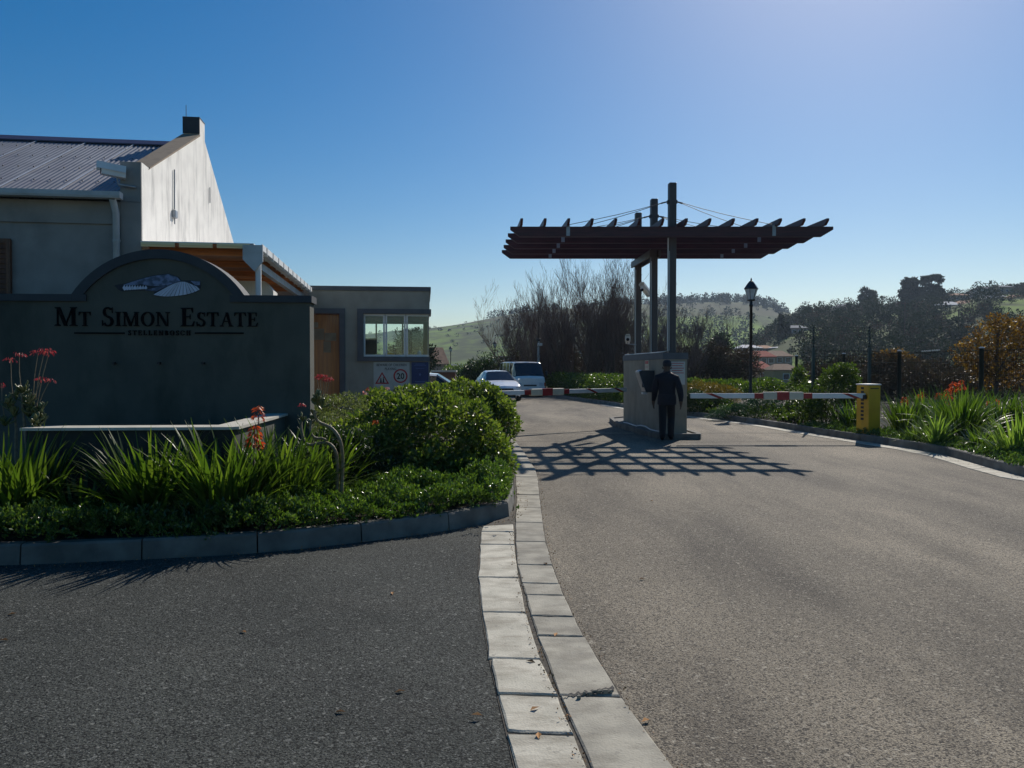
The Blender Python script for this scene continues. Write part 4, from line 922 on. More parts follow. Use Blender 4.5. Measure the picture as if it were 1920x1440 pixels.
# notice on near face
nb = MB().box(.16, .50, -.012, -.001, 1.22, 1.745).build('notice_board', 'sign_white', pl)
for i in range(5): MB().box(.19, .47 - .03 * (i % 2), -.0135, -.0125, 1.70 - i * .055, 1.715 - i * .055).build('print_line', 'sign_red', nb)
n2 = MB().box(-.010, -.001, 1.35, 1.75, 1.55, 1.79).build('notice_board', 'cream_paint', pl)
MB().box(-.012, -.0105, 1.38, 1.72, 1.70, 1.775).box(-.012, -.0105, 1.38, 1.72, 1.60, 1.61).box(-.012, -.0105, 1.38, 1.72, 1.64, 1.65).build('print_lines', 'sign_red', n2)
# intercom
w0 = Matrix.Rotation(AX, 4, 'Z') @ Vector((0, 1.0, 0)) + PO
ic = empty('intercom_box', (w0.x, w0.y, 1.02), AX, 'grey hooded intercom box on the side of the cream plinth', 'intercom', None)
MB().prism([(-.005, 0), (-.005, .52), (-.30, .52), (-.36, .46), (-.20, .0)][::-1], -.19, .19, axis='y').build('housing', 'steel_dark', ic)
MB().prism([(-.22, .02), (-.375, .44), (-.38, .50), (-.30, .535), (-.30, .528), (-.37, .495), (-.365, .445), (-.212, .02)], -.195, .195, axis='y').build('hood', 'steel_galv', ic)
MB().box(-.26, -.16, -.10, .06, -.05, .0, .006).build('ticket_tray', 'white_paint', ic)
MB().box(-.30, -.05, -.192, -.1905, .12, .40).build('face_plate', 'steel_dark', ic)
# posts
pg = empty('gate_pergola', (0, 0, 0), 0, 'dark maroon timber pergola on three posts with steel cables over the gate', 'pergola')
PX = [(3.71, 18.0), (3.60, 19.7), (3.485, 21.45)]; PT = 5.88; PS = .085
for (x, y) in PX:
    p_ = MB().box(-PS, PS, -PS, PS, 1.952, PT, .012).build('post', 'post_stain', pg, (x, y, 0), (0, 0, AX))
    MB().box(-.115, .115, -.06, .06, 5.40, 5.49, .01).build('collar', 'steel_dark', p_)
    MB().box(-.012, .0, -PS - .012, -PS - .001, 2.0, 4.3).build('conduit', 'gutter_paint', p_, (-.075, 0, 0))
MB().tube([(3.46, 18.1, 1.97), (3.52, 17.98, 1.98), (3.605, 17.93, 2.0), (3.607, 17.93, 4.6)], .012, 6).build('conduit', 'white_paint', pg)
MB().tube([(3.46, 18.1, 1.97), (3.20, 21.9, 1.97)], .012, 6).build('conduit', 'white_paint', pg)
BY = [17.60, 18.47, 19.34, 20.21, 21.08]; zt_b, zb_b = 4.80, 4.57
def axx(x0, Y): return x0 - .068 * (Y - 17.6)
for i, Y in enumerate(BY):
    x0, x1 = axx(-.04, Y), axx(7.27, Y)
    MB().prism([(x0, zt_b), (x0, zt_b - .07), (x0 + .22, zb_b), (x1 - .27, zb_b), (x1, zt_b - .07), (x1, zt_b)], Y - .035, Y + .035, axis='y').build('beam', 'beam_stain', pg)
    for xb_ in (1.27, 5.93):
        MB().box(axx(xb_, Y) - .04, axx(xb_, Y) + .04, Y - .042, Y - .036, zb_b + .02, zt_b + .035).box(axx(xb_, Y) - .012, axx(xb_, Y) + .012, Y - .036, Y + .02, zt_b + .001, zt_b + .05).build('cable_bracket', 'steel_galv', pg)
for i in range(14):
    xn = (977 - 960 + i * (1547 - 977) / 13) / F * 17.35
    a, b = Vector((xn + .016, 17.30)), Vector((xn - .065 * 4.2, 21.5)); d = (b - a).normalized(); n_ = Vector((-d.y, d.x)) * .028
    m = MB(); z0_, z1_ = zt_b + .001, zt_b + .135
    # profile along length with bevelled lower ends
    prof = [(0, z1_), (0, z1_ - .05), (.12, z0_), ((b - a).length - .12, z0_), ((b - a).length, z1_ - .05), ((b - a).length, z1_)]
    v = [(*(a + d * s_ + n_), z) for s_, z in prof] + [(*(a + d * s_ - n_), z) for s_, z in prof]
    k = len(prof); f = [tuple(range(k)), tuple(range(2 * k - 1, k - 1, -1))] + [((j + 1) % k, j, k + j, k + (j + 1) % k) for j in range(k)]
    m.add(v, f).build('rafter', 'beam_stain', pg)
for sx in (-.085 - .03, .085 + .03):   # paired bearers along the posts under the beams
    m = MB(); a = Vector((3.60 + sx, 19.5)); b = Vector((3.475 + sx, 21.75)); n_ = Vector((.025, 0))
    v = [(*(p + q), z) for z in (4.40, 4.565) for p, q in ((a, -n_), (a, n_), (b, n_), (b, -n_))]
    m.add(v, [(3, 2, 1, 0), (4, 5, 6, 7), (0, 1, 5, 4), (1, 2, 6, 5), (2, 3, 7, 6), (3, 0, 4, 7)]).build('bearer', 'post_stain', pg)
cab = {0: (0, 1), 1: (1, 2, 3), 2: (3, 4)}
for k, bi in cab.items():
    x, y = PX[k]
    for j in bi:
        for s_, xb_ in ((-1, 1.27), (1, 5.93)):
            Y = BY[j]; e = Vector((axx(xb_, Y), Y - .0, zt_b + .045)); s0_ = Vector((x + s_ * .115, y, 5.45)); md = s0_.lerp(e, .5) - Vector((0, 0, .03))
            MB().tube([s0_, s0_.lerp(e, .06)], .016, 6).build('cable_anchor', 'steel_dark', pg)
            MB().tube([s0_.lerp(e, .06), s0_.lerp(md, .55) - Vector((0, 0, .006)), md, md.lerp(e, .5) - Vector((0, 0, .006)), e], .0075, 5).build('cable', 'steel_dark', pg)
c2 = P(1211, 545, 20.6); security_camera(c2, R(20), R(30), 'beige tilted security camera hanging between the pergola posts', scale=1.25, arm='side').rotation_euler = (0, 0, R(-40))
c3 = P(1177, 637, 20.9); security_camera(c3, R(-8), R(15), 'white security camera left of the pergola posts above the cream plinth', scale=1.15, arm='side')

# ------------------------------------------------------------------ barriers
def boom(root, L, blk0, blk1, th=.055, flip=1):
    """boom along +x local from 0 to L at z 0; striped red and white"""
    m = MB().box(0, L, -.03, .03, -th, th, .006).build('pole', 'white_paint', root)
    x = .10
    while x < L - .4:
        if not (blk0 - .35 < x < blk1):
            MB().add([(x, -.0325, -th), (x + .14, -.0325, -th), (x + .42, -.0325, th), (x + .28, -.0325, th)], [(0, 1, 2, 3)]).add([(x, .0325, -th), (x + .14, .0325, -th), (x + .42, .0325, th), (x + .28, .0325, th)], [(3, 2, 1, 0)]).add([(x + .28, -.0325, th + .001), (x + .42, -.0325, th + .001), (x + .42, .0325, th + .001), (x + .28, .0325, th + .001)], [(0, 1, 2, 3)]).build('red_stripe', 'red_paint', root)
        x += 1.0
    MB().box(blk0 - .2, blk0 - .001, -.034, .034, -th - .004, th + .004).box(blk1 + .001, blk1 + .2, -.034, .034, -th - .004, th + .004).build('red_band', 'red_paint', root)
    w = (blk1 - blk0)
    bb = MB().box(blk0, blk1, -.06, .06, -.085, .085, .012).build('crash_block', 'cream_paint', root)
    MB().box(blk0 + w * .36, blk0 + w * .67, -.064, .064, -.089, .089).build('red_band', 'red_paint', bb)
ybx = G(1648, 828).y; bxl = G(1631, 828); bxr = G(1666, 828)
bar = empty('barrier_box', (bxl.x + .02, ybx + .12, .15), 0, 'yellow upright boom barrier box with white lid on the right kerb', 'barrier box')
bar.rotation_euler = (0, 0, R(12))
bw = .30
MB().box(0, bw, 0, .42, 0, 1.07, .012).build('cabinet', 'yellow_paint', bar)
MB().box(-.012, bw + .012, -.012, .432, 1.071, 1.10, .006).build('lid', 'box_lid', bar)
MB().box(-.06, -.001, .05, .17, .76, .86, .01).build('boom_mount', 'car_black', bar)
dm = MB()
for i in range(9): dm.box(-.0035, -.001, .16, .26, .98 - i * .085, 1.03 - i * .085)
dm.build('print_marks', 'sign_black', bar)
MB().box(.04, .25, -.0035, -.001, .99, 1.01).build('print_marks', 'sign_black', bar)
zbm = P(1500, 742, 17.1).z
br = empty('boom_arm', (bxl.x + .0, ybx + .25, zbm), math.pi, 'red and white lowered boom arm reaching left from the yellow box', 'boom barrier', 'lowered boom arms')
tipx = P(1293, 742, 17.1).x
boom(br, bxl.x - tipx, bxl.x - P(1503, 742, 17.1).x, bxl.x - P(1429, 742, 17.1).x)
Pa, Pb = P(1174, 732, 21.2), P(931, 738, 18.45); dirb = Vector((Pb.x - Pa.x, Pb.y - Pa.y)); dirb.normalize()
Lb = 5.3; br2 = empty('boom_arm', (Pa.x, Pa.y, 1.0), math.atan2(dirb.y, dirb.x), 'red and white lowered boom arm across the far lane left of the cream plinth', 'boom barrier', 'lowered boom arms')
def along(px):
    d = ray(px, 735); k = d.x / d.y  # X = k*Y
    s = (k * Pa.y - Pa.x) / (dirb.x - k * dirb.y); return s
boom(br2, Lb, along(1055), along(994))
e2 = Vector((Pa.x, Pa.y)) + dirb * (Lb + .05)
bx2 = empty('barrier_box', (e2.x - .15, e2.y - .1, 0), 0, 'yellow boom barrier box beside the guardhouse, hidden behind the large shrub', 'barrier box')
MB().box(0, .32, 0, .42, 0, 1.07, .012).build('cabinet', 'yellow_paint', bx2); MB().box(-.012, .332, -.012, .432, 1.071, 1.10, .006).build('lid', 'box_lid', bx2)

# ------------------------------------------------------------------ lamps
def lamp(px, ytop, Y, label, lit=False):
    base = P(px, 700, Y); zt_ = P(px, ytop, Y).z
    zg = 0.1 if Y < 40 else 0.0
    o = empty('street_lamp', (base.x, Y, zg), 0, label, 'street lamp', 'street lamps along the estate road')
    h = zt_ - zg
    MB().lathe([(.11, 0), (.11, .5), (.075, .6), (.055, .75), (.05, h - 1.0), (.07, h - .98), (.07, h - .94), (.05, h - .9), (.05, h - .80)], 12).build('pole', 'black_paint', o)
    MB().lathe([(.13, h - .80), (.15, h - .78), (.15, h - .76), (.09, h - .75)], 8, smooth=False).build('lantern_base', 'black_paint', o)
    MB().lathe([(.105, h - .749), (.215, h - .40)], 6, smooth=False).build('lantern_glass', 'lamp_glass', o)
    MB().lathe([(.25, h - .40), (.25, h - .37), (.17, h - .25), (.07, h - .12), (.03, h - .10), (.03, h - .05), (.008, h)], 6, smooth=False).build('lantern_roof', 'black_paint', o)
    fm = MB()
    for i in range(6):
        a = i * math.pi / 3; fm.tube([(.108 * math.cos(a), .108 * math.sin(a), h - .749), (.218 * math.cos(a), .218 * math.sin(a), h - .40)], .009, 4)
    fm.build('lantern_ribs', 'black_paint', o)
    return o
lamp(1407.5, 521, 27, 'tall black lamp post with white lantern right of the gate pergola')
lamp(1040, 613, 54, 'black lamp post with pale lantern behind the white van')
lamp(928, 638, 82, 'black lamp post directly above the roof of the white car')
lamp(845, 648, 102, 'smallest and farthest black lamp post, against the green hill right of the guardhouse')
cpole = P(1010, 640, 48); cp_ = empty('camera_pole', (cpole.x, 48, 0), 0, 'grey steel pole with small camera head above the white van', 'pole')
MB().tube([(0, 0, 0), (0, 0, cpole.z)], [.10, .085], 10).build('pole', 'steel_galv', cp_)
MB().box(-.10, .22, -.28, .08, cpole.z - .28, cpole.z - .12, .02).build('camera_head', 'white_paint', cp_)
MB().lathe([(.12, 0), (.15, .04), (.15, .16), (.08, .2)], 10, (0, 0, cpole.z)).build('camera_dome', 'steel_dark', cp_)

# ------------------------------------------------------------------ mesh fence at right
fe = empty('mesh_fence', (0, 0, .05), 0, 'dark green wire mesh fence with round posts behind the right flower bed', 'fence')
fpts = [(8.18, 21.0), (9.70, 21.0), (12.12, 24.2)]
fpts2 = [(13.2, 13.0), (12.9, 16.8), (12.5, 20.6), (12.12, 24.2), (12.35, 28.8), (12.5, 34)]
def mesh_panel(a, b, z0, z1, step=.075):
    m = MB(); a = Vector(a); b = Vector(b); L = (b - a).length; n = int(L / step)
    for i in range(n + 1):
        p = a.lerp(b, i / n); m.tube([(p.x, p.y, z0), (p.x, p.y, z1)], .0038, 3, False, False)
    for z in [z0 + (z1 - z0) * k / 9 for k in range(10)]: m.tube([(a.x, a.y, z), (b.x, b.y, z)], .0028, 3, False, False)
    for z in (z0 + .35, z1 - .32, z1 - .02): m.tube([(a.x, a.y + .015, z), (b.x, b.y + .015, z)], .008, 4, False, False)
    o = m.build('mesh_panel', 'fence_wire', fe); tag(o, kind='stuff')
for a, b in list(zip(fpts, fpts[1:])) + list(zip(fpts2, fpts2[1:])): mesh_panel(a, b, .05, 2.03)
for (x, y) in set(fpts2 + fpts[2:]):
    m = MB().lathe([(.06, 0), (.06, 2.06), (.062, 2.06), (.062, 2.085), (.03, 2.10)], 12).build('post', 'fence_green', fe, (x, y, 0))
    MB().lathe([(.066, 2.075), (.066, 2.10), (.02, 2.115)], 12).build('post_cap', 'roof_pale', m)
zpole = P(1523, 612, 21.0).z - .05
for (x, y) in fpts[:2]:
    m = MB().box(-.035, .035, -.035, .035, 0, 2.1).box(-.018, .018, -.018, .018, 2.1, zpole).build('electric_pole', 'fence_green', fe, (x, y, 0))
    for k in range(7): MB().lathe([(.03, 0), (.03, .03)], 8).build('insulator', 'car_black', m, (0, 0, 2.12 + k * .085))
for k in range(7):
    z = 2.14 + k * .085; MB().tube([(8.18, 21, z), (9.70, 21, z)], .0025, 3, False).tube([(9.70, 21, z), (12.12, 24.2, z)], .0025, 3, False).build('electric_wire', 'fence_wire', fe)

# ------------------------------------------------------------------ strap-leaved clumps
def blade(L, w, bend, seed, n=7):
    g = random.Random(seed); v = []; f = []; a = R(8) * 0; x = z = 0.0; ang = R(4)
    for i in range(n + 1):
        t = i / n; ww = w * (.55 + .9 * t * (1 - t) * 1.6) * (1 - t ** 5) if i < n else 0.0008
        dx, dz = math.sin(ang), math.cos(ang)
        v += [(x - dz * .0 - ww * 0, -ww, z + ww * .35), (x, 0, z), (x, ww, z + ww * .35)]
        x += dx * L / n; z += dz * L / n; ang += bend / n * (0.35 + 1.3 * t)
    for i in range(n):
        k = i * 3; f += [(k, k + 1, k + 4, k + 3), (k + 1, k + 2, k + 5, k + 4)]
    return v, f
BL = {}
for mt in ('leaf_strap', 'leaf_strap_pale'):
    BL[mt] = [MB().add(*blade(1.0, .0175, R(b), b), True).mesh('leaf', mt) for b in (12, 28, 45, 70, 105, 135)]
def clump(px, Y, height, n, label, spread=38, mat='leaf_strap', droop=2, name='lily_clump', rad=.10, z=.12, group=None, seed=0, lean=0):
    n = int(n * 1.45) if Y < 9.5 else n
    g = random.Random(seed + int(px) * 7 + n); p = P(px, 700, Y)
    o = empty(name, (p.x, Y, z), 0, label, 'plant', group)
    for i in range(n):
        r = rad * math.sqrt(g.random()); a = g.uniform(0, 6.283); az = a + g.gauss(0, .5)
        tilt = abs(g.gauss(0, spread * .55)) + 3; tilt = min(tilt, 80)
        k = min(5, max(0, int(g.gauss(droop + tilt / 30 - .5, 1.0))))
        q = link_mesh('leaf', BL[mat][k], o, (r * math.cos(a), r * math.sin(a), 0), (0, R(tilt), az)); s_ = height * g.choice((g.uniform(.45, .9), g.uniform(.75, 1.12))); q.scale = (s_, s_ * g.uniform(.8, 1.5) * .9 / max(.5, height) , s_)
    return o
GL_ = 'strap leaved lily clumps in the left bed'; GR_ = 'strap leaved clumps in the right bed'
clump(12, 7.1, .92, 190, 'tall bright green strap leaved clump at the left edge of the photo', 40, rad=.22, group=GL_)
clump(56, 7.15, .90, 90, 'upright strap leaved clump just right of the leftmost clump under the pink flowers', 34, rad=.16, group=GL_)
clump(150, 7.05, .58, 90, 'small low arching strap leaved clump left of the open dark gap', 60, rad=.10, droop=3, group=GL_)
clump(285, 7.2, .94, 240, 'broad strap leaved clump in front of the middle of the basin', 42, rad=.22, group=GL_)
clump(420, 7.2, .95, 250, 'tall strap leaved clump in front of the right end of the basin', 34, rad=.24, group=GL_)
clump(525, 7.8, .98, 220, 'dense strap leaved clump left of the twisted succulent stems', 40, rad=.28, group=GL_)
clump(612, 8.7, .86, 130, 'strap leaved clump right behind the twisted succulent stems', 40, rad=.22, group=GL_)
clump(735, 12.9, 1.2, 40, 'bright strap leaves standing out of the top of the large shrub', 22, rad=.12, group=GL_)
for (px, Y, h_, n, mt, lb) in ((1700, 17.2, .95, 110, 'leaf_strap', 'strap leaved clump just right of the yellow barrier box'),
        (1745, 17.6, 1.0, 110, 'leaf_strap', 'tall strap leaved clump behind the second place right of the yellow box'),
        (1805, 15.6, 1.12, 150, 'leaf_strap', 'largest dark strap leaved clump in the middle of the right bed'),
        (1870, 16.6, 1.05, 120, 'leaf_strap', 'strap leaved clump beneath the thick fence post'),
        (1935, 16.2, 1.0, 110, 'leaf_strap', 'strap leaved clump cut by the right edge of the photo, in the back row'),
        (1755, 14.9, .66, 80, 'leaf_strap_pale', 'pale grey green strap clump near the right kerb'),
        (1908, 12.9, .78, 100, 'leaf_strap_pale', 'pale strap leaved clump at the front right corner of the bed'),
        (1720, 15.7, .42, 50, 'leaf_strap', 'low arching strap clump beside the right kerb near the yellow box'),
        (1840, 13.9, .45, 60, 'leaf_strap', 'low dark strap clump near the right kerb under the big clump'),
        (1605, 18.6, .82, 80, 'leaf_strap', 'strap leaved clump left of the yellow barrier box'),
        (1575, 19.6, .60, 50, 'leaf_strap', 'small strap clump under the leafy shrub left of the yellow box'),
        (1780, 18.8, 1.0, 70, 'leaf_strap', 'strap leaved clump at the back of the right bed below the orange flowers'),
        (1830, 18.6, 1.0, 70, 'leaf_strap', 'strap leaved clump in the back row left of the thick fence post')):
    clump(px, Y, h_ * 1.06, int(n * 2.3), lb, 38, mat=mt, rad=.25 if h_ > .7 else .14, z=.09, group=GR_)
# aloe flowers
def aloe_flower(px, py, Y, label, s=1.0, mat='petal_orange', z=.1, group='orange aloe flower spikes', n=70):
    t = P(px, py, Y); o = empty('aloe_flower', (t.x, Y, z), 0, label, 'flower', group); h = t.z - z
    ln_ = random.uniform(-.06, .06)
    MB().tube([(0, 0, 0), (ln_ * .5, .02, h * .5), (ln_, 0, h - .05)], [.010, .008, .004], 6).build('stalk', 'bark', o)
    g = np.random.default_rng(int(px)); k = g.uniform(0, 1, n); a = g.uniform(0, 6.28, n); r = .012 + .035 * s * (1 - k) ** .6
    p = np.stack([ln_ + r * np.cos(a), r * np.sin(a), h - .02 - (1 - k) * .17 * s], 1); nr = np.stack([np.cos(a), np.sin(a), -.5 + 0 * a], 1)
    link_mesh('florets', leaf_mesh('florets', mat, p, nr, .05 * s, .35, up=-.3, spread=.25, seed=int(px)), o)
for i, (px, py, Y, lb) in enumerate(((1697, 742, 17.6, 'orange flower spike right beside the yellow barrier box'), (1722, 733, 17.8, 'single orange flower spike above the second clump right of the yellow box'),
        (1756, 734, 18.0, 'orange flower spike left of the paired tall spikes in the right bed'), (1773, 726, 18.0, 'orange flower spike of middle height in the right bed'), (1789, 713, 18.4, 'one of two tallest orange flower spikes, the left one'),
        (1806, 710, 18.4, 'one of two tallest orange flower spikes, the right one'), (1783, 741, 17.9, 'low orange flower spike among the strap leaves below the tallest spikes'), (1855, 750, 17.6, 'small orange spike right of the thick fence post'), (1872, 746, 17.6, 'rightmost orange flower spike in the right bed'))):
    aloe_flower(px, py, Y, lb, 1.4 if i in (3, 4, 5) else 1.1)
aloe_flower(482, 755, 7.4, 'slim orange red flower spike above the right end of the basin', .85, z=.12, n=50)
aloe_flower(468, 793, 7.2, 'orange flower cluster in front of the basin corner', 1.15, z=.12, n=110)

# ------------------------------------------------------------------ succulents
def petal_head(o, c, n=9, r=.05, mat='petal_pink', seed=0, size=.035):
    g = np.random.default_rng(seed); a = g.uniform(0, 6.28, n * 5); rr = r * np.sqrt(g.uniform(0, 1, n * 5)); p = np.stack([c[0] + rr * np.cos(a), c[1] + rr * np.sin(a), c[2] + g.uniform(-.02, .02, n * 5)], 1)
    link_mesh('flower', leaf_mesh('flower', mat, p, np.stack([np.cos(a), np.sin(a), -.9 + 0 * a], 1), size, .4, up=-.6, spread=.35, seed=seed), o)
def paddle(L=.09, W=.045):
    m = MB(); v = []; f = []
    prof = [(0, .25), (.25, .62), (.55, 1.0), (.8, .85), (1, .15)]
    for t, k in prof:
        for a in range(6): an = a * math.pi / 3; v.append((t * L, W * k * math.cos(an) * .5, .008 * math.sin(an) + t * t * L * .25))
    for i in range(4):
        for a in range(6): p_ = i * 6 + a; q_ = i * 6 + (a + 1) % 6; f.append((p_, q_, q_ + 6, p_ + 6))
    m.add(v, f, True); m.add(v[-6:], [tuple(range(6))]); return m.mesh('leaf', 'leaf_succulent')
PADDLE = paddle()
def rosette(o, c, n, s, seed=0):
    g = random.Random(seed)
    for i in range(n): 
        q = link_mesh('leaf', PADDLE, o, (c[0], c[1], c[2] + g.uniform(-.03, .03)), (0, -R(g.uniform(5, 70)), i * 2.4 + g.uniform(-.3, .3))); k = s * g.uniform(.7, 1.15); q.scale = (k, k, k)
sp_ = P(55, 700, 7.75)
ct = empty('flowering_succulent', (sp_.x, 7.75, .12), 0, 'tall succulent with grey green leaves and hanging dark pink flower heads before the sign wall', 'plant')
def cl(px, py): w_ = P(px, py, 7.75); return (w_.x - sp_.x, 0, w_.z - .12)
g = random.Random(5)
st_ = [[(55, 960), (52, 860), (45, 790), (40, 735)], [(60, 960), (66, 850), (70, 800), (68, 755)], [(50, 960), (30, 860), (30, 800), (26, 760)], [(60, 960), (78, 870), (78, 820), (72, 790)]]
for s__ in st_:
    pts = [cl(*p) for p in s__]; MB().tube(pts, [.018, .016, .013, .01], 7).build('stem', 'succulent_stem', ct)
    for k in range(3):
        e = Vector(pts[-1]).lerp(Vector(pts[-2]), k * .4); rosette(ct, (e.x + g.uniform(-.05, .05), g.uniform(-.12, .05), e.z + .0), 13, 1.0, k + len(s__) * 7 + int(e.x * 100))
rosette(ct, cl(60, 770), 14, .95, 31); rosette(ct, cl(82, 790), 12, .8, 33); rosette(ct, cl(30, 745), 12, .8, 35)
for i, (bx, by, tx, ty, sz) in enumerate(((40, 735, 36, 662, 5), (26, 760, 20, 672, 4), (62, 745, 72, 658, 10), (66, 750, 84, 655, 9), (70, 755, 92, 660, 6), (62, 760, 78, 708, 5), (70, 765, 94, 712, 5), (8, 780, 3, 720, 4))):
    a = cl(bx, by); b = cl(tx, ty); MB().tube([a, ((a[0] + b[0]) / 2 - .01, 0, (a[2] + b[2]) / 2), b], [.005, .004, .003], 5).build('flower_stalk', 'succulent_stem', ct)
    petal_head(ct, b, max(3, sz // 2 + 1), .035 + .003 * sz, 'petal_pink', i, .036)
# twisted succulent
ts_ = P(600, 700, 8.0)
tw = empty('twisted_succulent', (ts_.x, 8.0, .12), 0, 'thick bare snaking succulent stems with leafy tips in front of the large shrub', 'plant')
def tl(x, y): w_ = P(500 + x / 3.84, 700 + y / 3.84, 8.0); return Vector((w_.x - ts_.x, 0, w_.z - .12))
def snake(l, r0, r1):
    p = [tl(*q) for q in l]
    for _ in range(2):
        q = [p[0]]
        for a, b in zip(p, p[1:]): q += [a.lerp(b, .25), a.lerp(b, .75)]
        p = q + [p[-1]]
    n = len(p); MB().tube([(a.x, .03 * math.sin(i * .3), a.z) for i, a in enumerate(p)], [r0 + (r1 - r0) * i / n + .0018 * (i % 2) for i in range(n)], 9).build('stem', 'succulent_stem', tw)
snake([(500, 960), (505, 760), (508, 640), (505, 570), (480, 520), (430, 498), (370, 505), (310, 520), (275, 500), (262, 440), (245, 370), (250, 320)], .020, .012)
snake([(530, 960), (540, 700), (545, 600), (540, 500), (515, 440), (470, 395), (420, 375), (375, 355), (355, 325), (350, 270)], .020, .013)
snake([(420, 480), (395, 470), (350, 470), (325, 440), (318, 390), (322, 340)], .014, .011)
for (x, y, n, s_) in ((360, 215, 14, 1.15), (395, 240, 10, 1.0), (340, 310, 10, .8), (255, 330, 10, .6), (300, 380, 7, .6), (370, 180, 8, .9), (220, 560, 6, .7), (290, 600, 8, .8), (325, 350, 8, .7)): rosette(tw, tl(x, y), n, s_, x)
petal_head(tw, tl(258, 222), 4, .03, 'petal_pink', 3, .03)
# pink flowering plant by the door
dp = P(606, 700, 12.5); do = empty('pink_flower_stalks', (dp.x, 12.5, .12), 0, 'tall stalks with hanging pink flower heads in front of the orange door', 'flower')
for i, (bx, tx, ty) in enumerate(((604, 599, 703), (606, 607, 704), (608, 618, 708), (606, 612, 712), (604, 593, 707))):
    t = P(tx, ty, 12.5); b = P(bx, 760, 12.5); MB().tube([(b.x - dp.x, 0, 0), (b.x - dp.x, 0, b.z - .12), (t.x - dp.x, .02, t.z - .12)], [.008, .006, .004], 5).build('flower_stalk', 'succulent_stem', do)
    petal_head(do, (t.x - dp.x, .02, t.z - .12), 8, .055, 'petal_pink', i + 40, .04)
for i in range(16):
    q = link_mesh('leaf', BL['leaf_strap'][random.randrange(3)], do, (random.uniform(-.08, .08), 0, 0), (0, R(random.uniform(5, 30)), random.uniform(0, 6.28))); q.scale = (1.1, 1.1, 1.1)

# ------------------------------------------------------------------ shrubs
def W(px, py, Y): return P(px, py, Y)
def shrub_px(name, items, Y, n, size, mat, label, z=.12, **kw):
    """items: (px, py, rx, ry, rz) centres in the photo at depth Y (+dy)"""
    c = W(items[0][0], 700, Y); bl_ = []
    for it in items:
        dy = it[5] if len(it) > 5 else 0; w_ = W(it[0], it[1], Y + dy); bl_.append((w_.x - c.x, dy, w_.z - z, it[2], it[3], it[4]))
    return shrub(name, (c.x, Y, z), bl_, n, size, mat, label, **kw)
big = shrub_px('flowering_shrub', [(660, 835, .36, .4, .34, .1), (640, 870, .30, .3, .24, -.3), (760, 815, .52, .5, .42), (840, 800, .5, .55, .45, .1), (700, 850, .40, .4, .32, -.3), (890, 850, .38, .5, .36, .1), (800, 880, .45, .4, .3, -.4), (720, 795, .30, .4, .32, .3), (860, 900, .35, .35, .25, -.5), (930, 870, .22, .35, .3, .2), (780, 760, .30, .35, .22, .4)], 9.9, 27000, .066, 'leaf_bush', 'largest sprawling leafy shrub with a few pink blossoms beside the kerb corner', seed=3, stems=40, lump=.16, spread=1.0)
big2 = shrub_px('flowering_shrub', [(880, 776, .55, .6, .42), (935, 795, .27, .5, .42), (820, 770, .46, .6, .36), (765, 766, .40, .5, .28, .2), (950, 775, .12, .3, .2), (912, 755, .26, .45, .26, .2), (708, 765, .26, .35, .24)], 12.2, 19000, .070, 'leaf_bush', 'leafy shrub hiding the guardhouse foot and the far boom end', seed=8, stems=30, lump=.16, spread=1.0)
for i, (px, py, Y, o_) in enumerate(((683, 735, 11.6, big2), (727, 727, 11.7, big2), (784, 739, 11.6, big2), (808, 758, 11.5, big2), (704, 790, 9.3, big), (870, 778, 11.5, big2), (758, 742, 11.6, big2), (690, 728, 11.7, big2))):
    w_ = P(px, py, Y); petal_head(o_, tuple(w_ - o_.location), 3, .028, 'petal_blush' if i < 4 else 'petal_orange', 70 + i, .035)
shrub_px('soft_shrub', [(560, 790, .55, .4, .22), (640, 770, .5, .4, .22), (600, 775, .45, .4, .24)], 11.3, 11000, .045, 'leaf_greygreen', 'soft grey green mounding shrub behind the twisted succulent', seed=12, width=.28, stems=10)
shrub_px('soft_shrub', [(520, 800, .32, .35, .2), (600, 800, .4, .35, .22)], 10.3, 6000, .04, 'leaf_greygreen', 'low grey green shrub at the right foot of the sign wall', seed=14, width=.28, stems=8)
shrub_px('leafy_shrub', [(650, 860, .35, .35, .38), (690, 900, .35, .3, .26)], 9.0, 8000, .045, 'leaf_dark', 'darker leafy shrub between the twisted succulent and the largest shrub', seed=16, stems=10)
